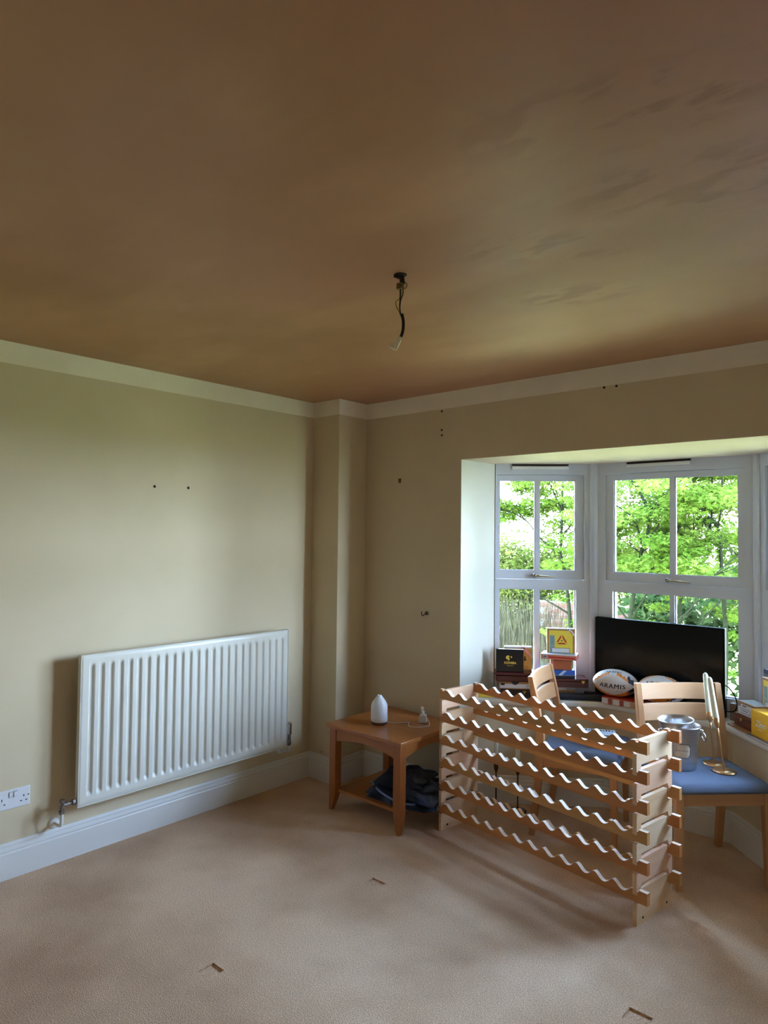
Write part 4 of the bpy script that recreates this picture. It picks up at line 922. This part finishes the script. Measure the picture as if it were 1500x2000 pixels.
t = thing('printed_magazine', 'glossy printed booklet lying under the bright yellow box', 'booklet', at3(0.135, 0.040, ZS+0.0005), A3)
obj('pages', bx(0, 0.24, 0, 0.09, 0, 0.008), WHP, t); obj('cover', bx(0, 0.24, 0, 0.09, 0.008, 0.009), col('multicolour_cover', (150, 130, 140), 0.3, (90, 110, 100)), t); obj('lower_cover', bx(0, 0.24, -0.0008, 0, 0.0, 0.0015), NVY, t)
t = cigar_box('cigar_box', 'bright golden-yellow box with pale script lettering at the right edge of the photo', at3(0.148, 0.022, ZS+0.0105), A3, 0.165, 0.075, 0.121, ZIN, ZIN, 0.12, G)
lettering('Zino', 0.040, WHP, t, (0.072, -0.0006, 0.062), shear=0.3, bold=0.0003); bars(t, 0.055, 0.085, 0.036, 1, WHP, 0.002)
yellow_box('upright yellow printed box behind the bright golden-yellow box', at3(0.092, -0.070, ZS+0.128), A3)
t2 = cigar_box('cigar_box', 'cedar box hidden under the yellow printed box at the right', at3(0.125, -0.056, ZS+0.001), A3, 0.15, 0.058, 0.126, CED, WHP, 0.08, G)
t = cigar_box('grey_case', 'grey box with a darker lid behind the yellow printed box at the right edge', at3(0.03, -0.118, ZS+0.001), A3+0.0, 0.17, 0.028, 0.298, GRY, col('dark_grey_lid', (88, 92, 112), 0.4), 0.07, None)
t = thing('printed_package', 'pale blue printed package with black lettering on the seat of the chair behind the rack', 'package', (1.742, 0.200, 0.4715), math.radians(28))
obj('packet_body', bx(-0.085, 0.085, -0.05, 0.05, 0, 0.052), col('grey_side', (130, 124, 126), 0.5, (90, 86, 92)), t, bevel=0.002); obj('cover', bx(-0.087, 0.087, -0.052, 0.052, 0.052, 0.056), PBL, t, bevel=0.001)
bm = bmesh.new(); rr = random.Random(3)
for i in range(11): 
    x = -0.078+i*0.0145; box(bm, x, x+0.009*rr.uniform(0.6, 1.2), 0.018, 0.018+rr.uniform(0.012, 0.03), 0.056, 0.0566)
obj('black_print', bm, INK, t)

# ================================================================== GARDEN
GRASS = leaf_material('dry_lawn_ground', (0.30, 0.26, 0.09, 1), (0.42, 0.36, 0.13, 1), 0.0, 2.0)
obj('ground', bx(-30, 30, 0.9, 40, OUTDOOR-0.1, OUTDOOR), GRASS, kind='structure')
BARK = mat('grey_green_bark', (0.016, 0.018, 0.009, 1), 0.9, spec=0.0, var=(0.008, 0.009, 0.005, 1), scale=20, amount=0.6)
def leaves(centres, radii, n, size, seed, lobes=5, flat=0.45, aspect=0.28, tilt=0.5):
    """n palmate leaves scattered in flattened blobs; returns a mesh"""
    rng = np.random.default_rng(seed); c = np.array(centres); r = np.array(radii)
    w = r**2; idx = rng.choice(len(c), n, p=w/w.sum())
    d = rng.normal(size=(n, 3)); d /= np.linalg.norm(d, axis=1)[:, None]
    rad = rng.random(n)**0.5; p = c[idx]+d*rad[:, None]*r[idx][:, None]*np.array([1, 1, flat])
    nrm = np.stack([rng.normal(0, tilt, n), rng.normal(0, tilt, n), np.ones(n)], 1); nrm /= np.linalg.norm(nrm, axis=1)[:, None]
    a = rng.uniform(0, 2*np.pi, n); t1 = np.stack([np.cos(a), np.sin(a), np.zeros(n)], 1); t1 -= nrm*(t1*nrm).sum(1)[:, None]; t1 /= np.linalg.norm(t1, axis=1)[:, None]
    t2 = np.cross(nrm, t1); s = size*rng.uniform(0.6, 1.25, n)
    V = np.zeros((n, lobes, 4, 3))
    for k in range(lobes):
        an = (k-(lobes-1)/2)*(0.75 if lobes > 1 else 0); L_ = 1.0-0.13*abs(k-(lobes-1)/2)
        dx = math.cos(an)*t1+math.sin(an)*t2; px = -math.sin(an)*t1+math.cos(an)*t2
        V[:, k, 0] = p; V[:, k, 1] = p+dx*(0.5*L_*s)[:, None]+px*(aspect*0.5*s)[:, None]
        V[:, k, 2] = p+dx*(L_*s)[:, None]-nrm*(0.15*s)[:, None]; V[:, k, 3] = p+dx*(0.5*L_*s)[:, None]-px*(aspect*0.5*s)[:, None]
    V = V.reshape(-1, 3); nv = len(V); nf = nv//4
    me = bpy.data.meshes.new('foliage'); me.vertices.add(nv); me.vertices.foreach_set('co', V.ravel())
    me.loops.add(nv); me.loops.foreach_set('vertex_index', np.arange(nv, dtype=np.int32)); me.polygons.add(nf); me.polygons.foreach_set('loop_start', np.arange(0, nv, 4, dtype=np.int32)); me.polygons.foreach_set('loop_total', np.full(nf, 4, dtype=np.int32))
    me.update(); return me
LEAF_A = leaf_material('maple_leaf_green', (0.055, 0.100, 0.010, 1), (0.120, 0.170, 0.024, 1), 0.5, 2.5)
LEAF_B = leaf_material('hedge_leaf_yellow', (0.036, 0.048, 0.007, 1), (0.095, 0.095, 0.022, 1), 0.4, 2.0)
LEAF_C = leaf_material('shrub_leaf', (0.018, 0.042, 0.010, 1), (0.060, 0.085, 0.03, 1), 0.35, 3.0)
def branch(parent, pts, r0_, r1_, name='branch'):
    P = smooth_path(pts, 4); n = len(P); obj(name, tube(bmesh.new(), P, [r0_+(r1_-r0_)*i/(n-1) for i in range(n)], 7), BARK, parent, smooth=True)
def twigs(parent, tips, n, L_, seed):
    rng = random.Random(seed); bm = bmesh.new()
    for _ in range(n):
        p = Vector(rng.choice(tips)); d = Vector((rng.uniform(-1, 1), rng.uniform(-0.7, 0.7), rng.uniform(0.1, 1.0))).normalized()*L_*rng.uniform(0.5, 1)
        q = p+d*0.5+Vector((rng.uniform(-.05, .05), 0, rng.uniform(-.03, .05))); tube(bm, [p, q, p+d], [0.0035, 0.0025, 0.001], 5)
    o = obj('twigs', bm, BARK, parent, smooth=True); o['kind'] = 'stuff'
def maple(label, trunk, brs, cl, n, seed, r=0.03):
    t = thing('maple_tree', label, 'tree', (trunk[0][0], trunk[0][1], OUTDOOR))
    off = Vector(t.location)
    sub = lambda L_: [tuple(Vector(p)-off) for p in L_]
    branch(t, sub([(trunk[0][0]-0.03, trunk[0][1], OUTDOOR)]+trunk), r, 0.008, 'trunk')
    for b in brs: branch(t, sub(b), r*0.45, 0.004)
    tips = sub([p for b in brs+[trunk[2:]] for p in b[1:]]); twigs(t, tips, 46, 0.45, seed)
    C_ = np.array([c[:3] for c in cl])-np.array(off); R_ = [c[3] for c in cl]
    o = obj('foliage', leaves(C_, R_, int(n*2.3), 0.036, seed, flat=0.34), LEAF_A, t); o['kind'] = 'stuff'
def clouds(x0, x1, y0, y1, z0, z1, n, r, seed, avoid=None):
    rng = random.Random(seed); out = []
    while len(out) < n:
        p = (rng.uniform(x0, x1), rng.uniform(y0, y1), rng.uniform(z0, z1))
        if avoid and avoid(p): continue
        out.append(p+(r*rng.uniform(0.6, 1.2),))
    return out
F1 = [(0.30, 2.8, 0.37), (0.28, 2.8, 0.81), (0.23, 2.8, 1.19), (0.19, 2.8, 1.36), (0.19, 2.8, 1.54), (0.20, 2.8, 1.78), (0.21, 2.8, 2.08), (0.24, 2.8, 2.5)]
F1b = [[(0.19, 2.8, 1.36), (-0.01, 2.75, 1.53), (-0.12, 2.7, 1.69), (-0.30, 2.65, 1.79), (-0.45, 2.6, 1.83)], [(0.19, 2.8, 1.54), (0.35, 2.9, 1.8), (0.42, 3, 2.1)], [(0.28, 2.8, 0.81), (0.05, 2.7, 0.95), (-0.1, 2.6, 1.0)], [(0.20, 2.8, 1.78), (0.0, 2.9, 2.1), (-0.2, 3, 2.3)]]
maple('slender maple with layered green leaves seen through the left bay window', F1, F1b,
      clouds(-0.55, 0.08, 2.4, 3.0, 1.68, 2.4, 34, 0.24, 11) + clouds(0.28, 0.62, 2.6, 3.0, 1.25, 2.3, 16, 0.17, 12) + clouds(0.02, 0.25, 2.6, 3.0, 2.05, 2.4, 7, 0.16, 13) + clouds(0.0, 0.6, 2.6, 3.0, 0.55, 1.55, 15, 0.14, 14), 4600, 21, 0.022)
T1 = [(0.93, 2.6, 0.61), (0.94, 2.6, 0.81), (1.0, 2.6, 1.19), (1.04, 2.6, 1.41), (1.10, 2.6, 1.59), (1.11, 2.6, 1.77), (0.99, 2.65, 1.97), (0.91, 2.7, 2.08), (0.87, 2.7, 2.4)]
T1b = [[(1.04, 2.6, 1.45), (1.21, 2.6, 1.68), (1.26, 2.65, 1.85), (1.27, 2.7, 1.98), (1.25, 2.75, 2.3)], [(1.11, 2.6, 1.77), (1.21, 2.65, 1.87), (1.32, 2.7, 2.1)], [(1.05, 2.6, 1.48), (1.03, 2.55, 1.63), (0.98, 2.5, 1.74), (0.82, 2.45, 1.86)],
       [(0.94, 2.6, 0.81), (0.80, 2.6, 1.0), (0.70, 2.65, 1.25)], [(0.94, 2.6, 0.81), (1.08, 2.6, 1.05), (1.30, 2.6, 1.35), (1.4, 2.6, 1.6)], [(1.0, 2.6, 1.15), (1.2, 2.7, 1.4), (1.35, 2.8, 1.75)]]
maple('forked maple framed by the left half of the middle bay window', T1, T1b, clouds(0.62, 1.5, 2.2, 3.5, 1.15, 2.6, 60, 0.24, 31) + clouds(0.6, 1.4, 2.6, 3.4, 0.5, 1.4, 18, 0.14, 32), 6500, 22, 0.022)
T2 = [(1.22, 3.0, 0.6), (1.24, 3.0, 1.05), (1.27, 3.0, 1.24), (1.33, 3.0, 1.35), (1.42, 3.0, 1.46), (1.47, 3.0, 1.60), (1.50, 3.0, 1.77), (1.5, 3.0, 2.2)]
T2b = [[(1.27, 3.0, 1.24), (1.24, 3.0, 1.5), (1.21, 3.0, 1.65), (1.16, 3.0, 1.9)], [(1.3, 3.0, 1.3), (1.33, 3.05, 1.6), (1.31, 3.1, 1.9)]]
maple('small vase-shaped maple behind the glazing bar of the middle bay window', T2, T2b, clouds(1.1, 1.6, 2.7, 3.3, 1.4, 2.4, 22, 0.20, 33), 3000, 23, 0.017)
T3 = [(1.66, 2.8, 0.6), (1.64, 2.8, 1.13), (1.63, 2.8, 1.30), (1.62, 2.8, 1.47), (1.60, 2.8, 1.64), (1.49, 2.8, 1.77), (1.43, 2.8, 1.94), (1.3, 2.8, 2.3)]
T3b = [[(1.60, 2.8, 1.64), (1.65, 2.75, 1.85), (1.66, 2.7, 2.2)], [(1.32, 2.4, 0.55), (1.40, 2.4, 0.86), (1.51, 2.4, 0.99), (1.69, 2.4, 1.26), (1.85, 2.4, 1.42), (1.99, 2.4, 1.59)], [(1.40, 2.5, 0.6), (1.48, 2.5, 0.77), (1.71, 2.5, 1.07), (1.85, 2.5, 1.2)]]
maple('maple with a thick slanting limb at the right of the middle bay window', T3, T3b, clouds(1.2, 2.2, 2.3, 3.5, 1.15, 2.6, 60, 0.24, 34) + clouds(1.3, 2.0, 2.6, 3.3, 0.4, 1.3, 20, 0.17, 35), 7000, 24, 0.020)
# a maple further right, seen only through the third facet and lighting the room with green
T4 = [(3.6, 2.4, 0.6), (3.55, 2.4, 1.2), (3.6, 2.4, 1.8), (3.5, 2.4, 2.4)]
def hedge(name, label, cl, n, size, M, seed, stem_at, cat='hedge', lobes=1, aspect=0.5, flat=0.9, tilt=1.0):
    t = thing(name, label, cat, (stem_at[0], stem_at[1], OUTDOOR)); off = np.array([stem_at[0], stem_at[1], OUTDOOR])
    C_ = np.array([c[:3] for c in cl])-off
    o = obj('foliage', leaves(C_, [c[3] for c in cl], n, size, seed, lobes, flat, aspect, tilt), M, t); o['kind'] = 'stuff'
    rng = random.Random(seed); bm = bmesh.new()
    for _ in range(30):
        c = C_[rng.randrange(len(C_))]; a_ = Vector((c[0]*0.8+rng.uniform(-.2, .2), c[1]*0.8, 0)); tube(bm, [a_, Vector(c)*0.5+a_*0.5+Vector((0.05, 0, 0)), Vector(c)], [0.014, 0.009, 0.003], 5)
    o = obj('stems', bm, BARK, t, smooth=True); o['kind'] = 'stuff'
hedge('clipped_hedge', 'yellow-green clipped hedge beyond the left bay window', clouds(-3.6, -1.5, 5.6, 6.3, 0.0, 1.42, 70, 0.42, 41), 26000, 0.075, LEAF_B, 42, (-2.5, 6.0))
hedge('garden_tree', 'tall pale green tree beyond the middle bay window', clouds(-1.9, 0.4, 6.0, 7.5, 0.6, 3.6, 80, 0.45, 43), 22000, 0.08, LEAF_B, 44, (-0.8, 6.8), 'tree')
hedge('garden_tree', 'tall bright green tree filling the right of the middle bay window', clouds(0.3, 3.2, 5.0, 6.8, 0.6, 3.8, 80, 0.48, 45), 22000, 0.08, LEAF_B, 46, (1.6, 6.0), 'tree')
hedge('laurel_shrub', 'broad-leaved shrub low behind the television', clouds(0.5, 2.5, 3.5, 4.1, -0.1, 1.1, 46, 0.30, 47), 8000, 0.10, LEAF_C, 48, (1.5, 3.6), 'shrub')
# twiggy leafless bush in the lower left panes
t = thing('twiggy_bush', 'leafless beige twiggy bush outside the lower left panes', 'bush', (-0.70, 3.5, OUTDOOR)); TW = mat('beige_twig', (0.070, 0.060, 0.034, 1), 0.9, spec=0.0, var=(0.016, 0.014, 0.008, 1), scale=8)
bm = bmesh.new(); rr = random.Random(5)
for _ in range(1200):
    a_ = Vector((rr.uniform(-0.5, 0.5), rr.uniform(-0.25, 0.25), 0)); h_ = rr.uniform(0.45, 1.15); b_ = a_+Vector((rr.uniform(-0.22, 0.22), rr.uniform(-0.1, 0.1), h_))
    tube(bm, [a_, (a_+b_)/2+Vector((rr.uniform(-.04, .04), 0, 0)), b_], [0.004, 0.0035, 0.0015], 4, False)
o = obj('twigs', bm, TW, t); o['kind'] = 'stuff'
# low garden wall of red brick courses
t = thing('garden_wall', 'low garden wall of pale red brick courses glimpsed beyond the left bay window', 'wall', (-0.50, 4.6, OUTDOOR), 0.1)
BRK = mat('pale_red_brick', (0.075, 0.028, 0.018, 1), 0.9, spec=0.0, var=(0.11, 0.06, 0.045, 1), scale=12, amount=0.6); MOR = mat('mortar', (0.15, 0.13, 0.11, 1), 0.95, spec=0.0)
obj('mortar_core', bx(-0.55, 0.75, 0.008, 0.10, 0, 0.98), MOR, t)
me0 = None
for r_i in range(13):
    for k in range(6):
        x = -0.55+k*0.225+(0.11 if r_i % 2 else 0.0); w = 0.215 if x+0.215 < 0.76 else 0.10
        if me0 is None or w != 0.215:
            o = obj('brick', bx(0, w, 0, 0.1, 0, 0.065), BRK, t, loc=(x, 0, 0.005+r_i*0.075))
            if w == 0.215: me0 = o.data
        else:
            o = bpy.data.objects.new('brick', me0); C.objects.link(o); o.parent = t; o.location = (x, 0, 0.005+r_i*0.075)
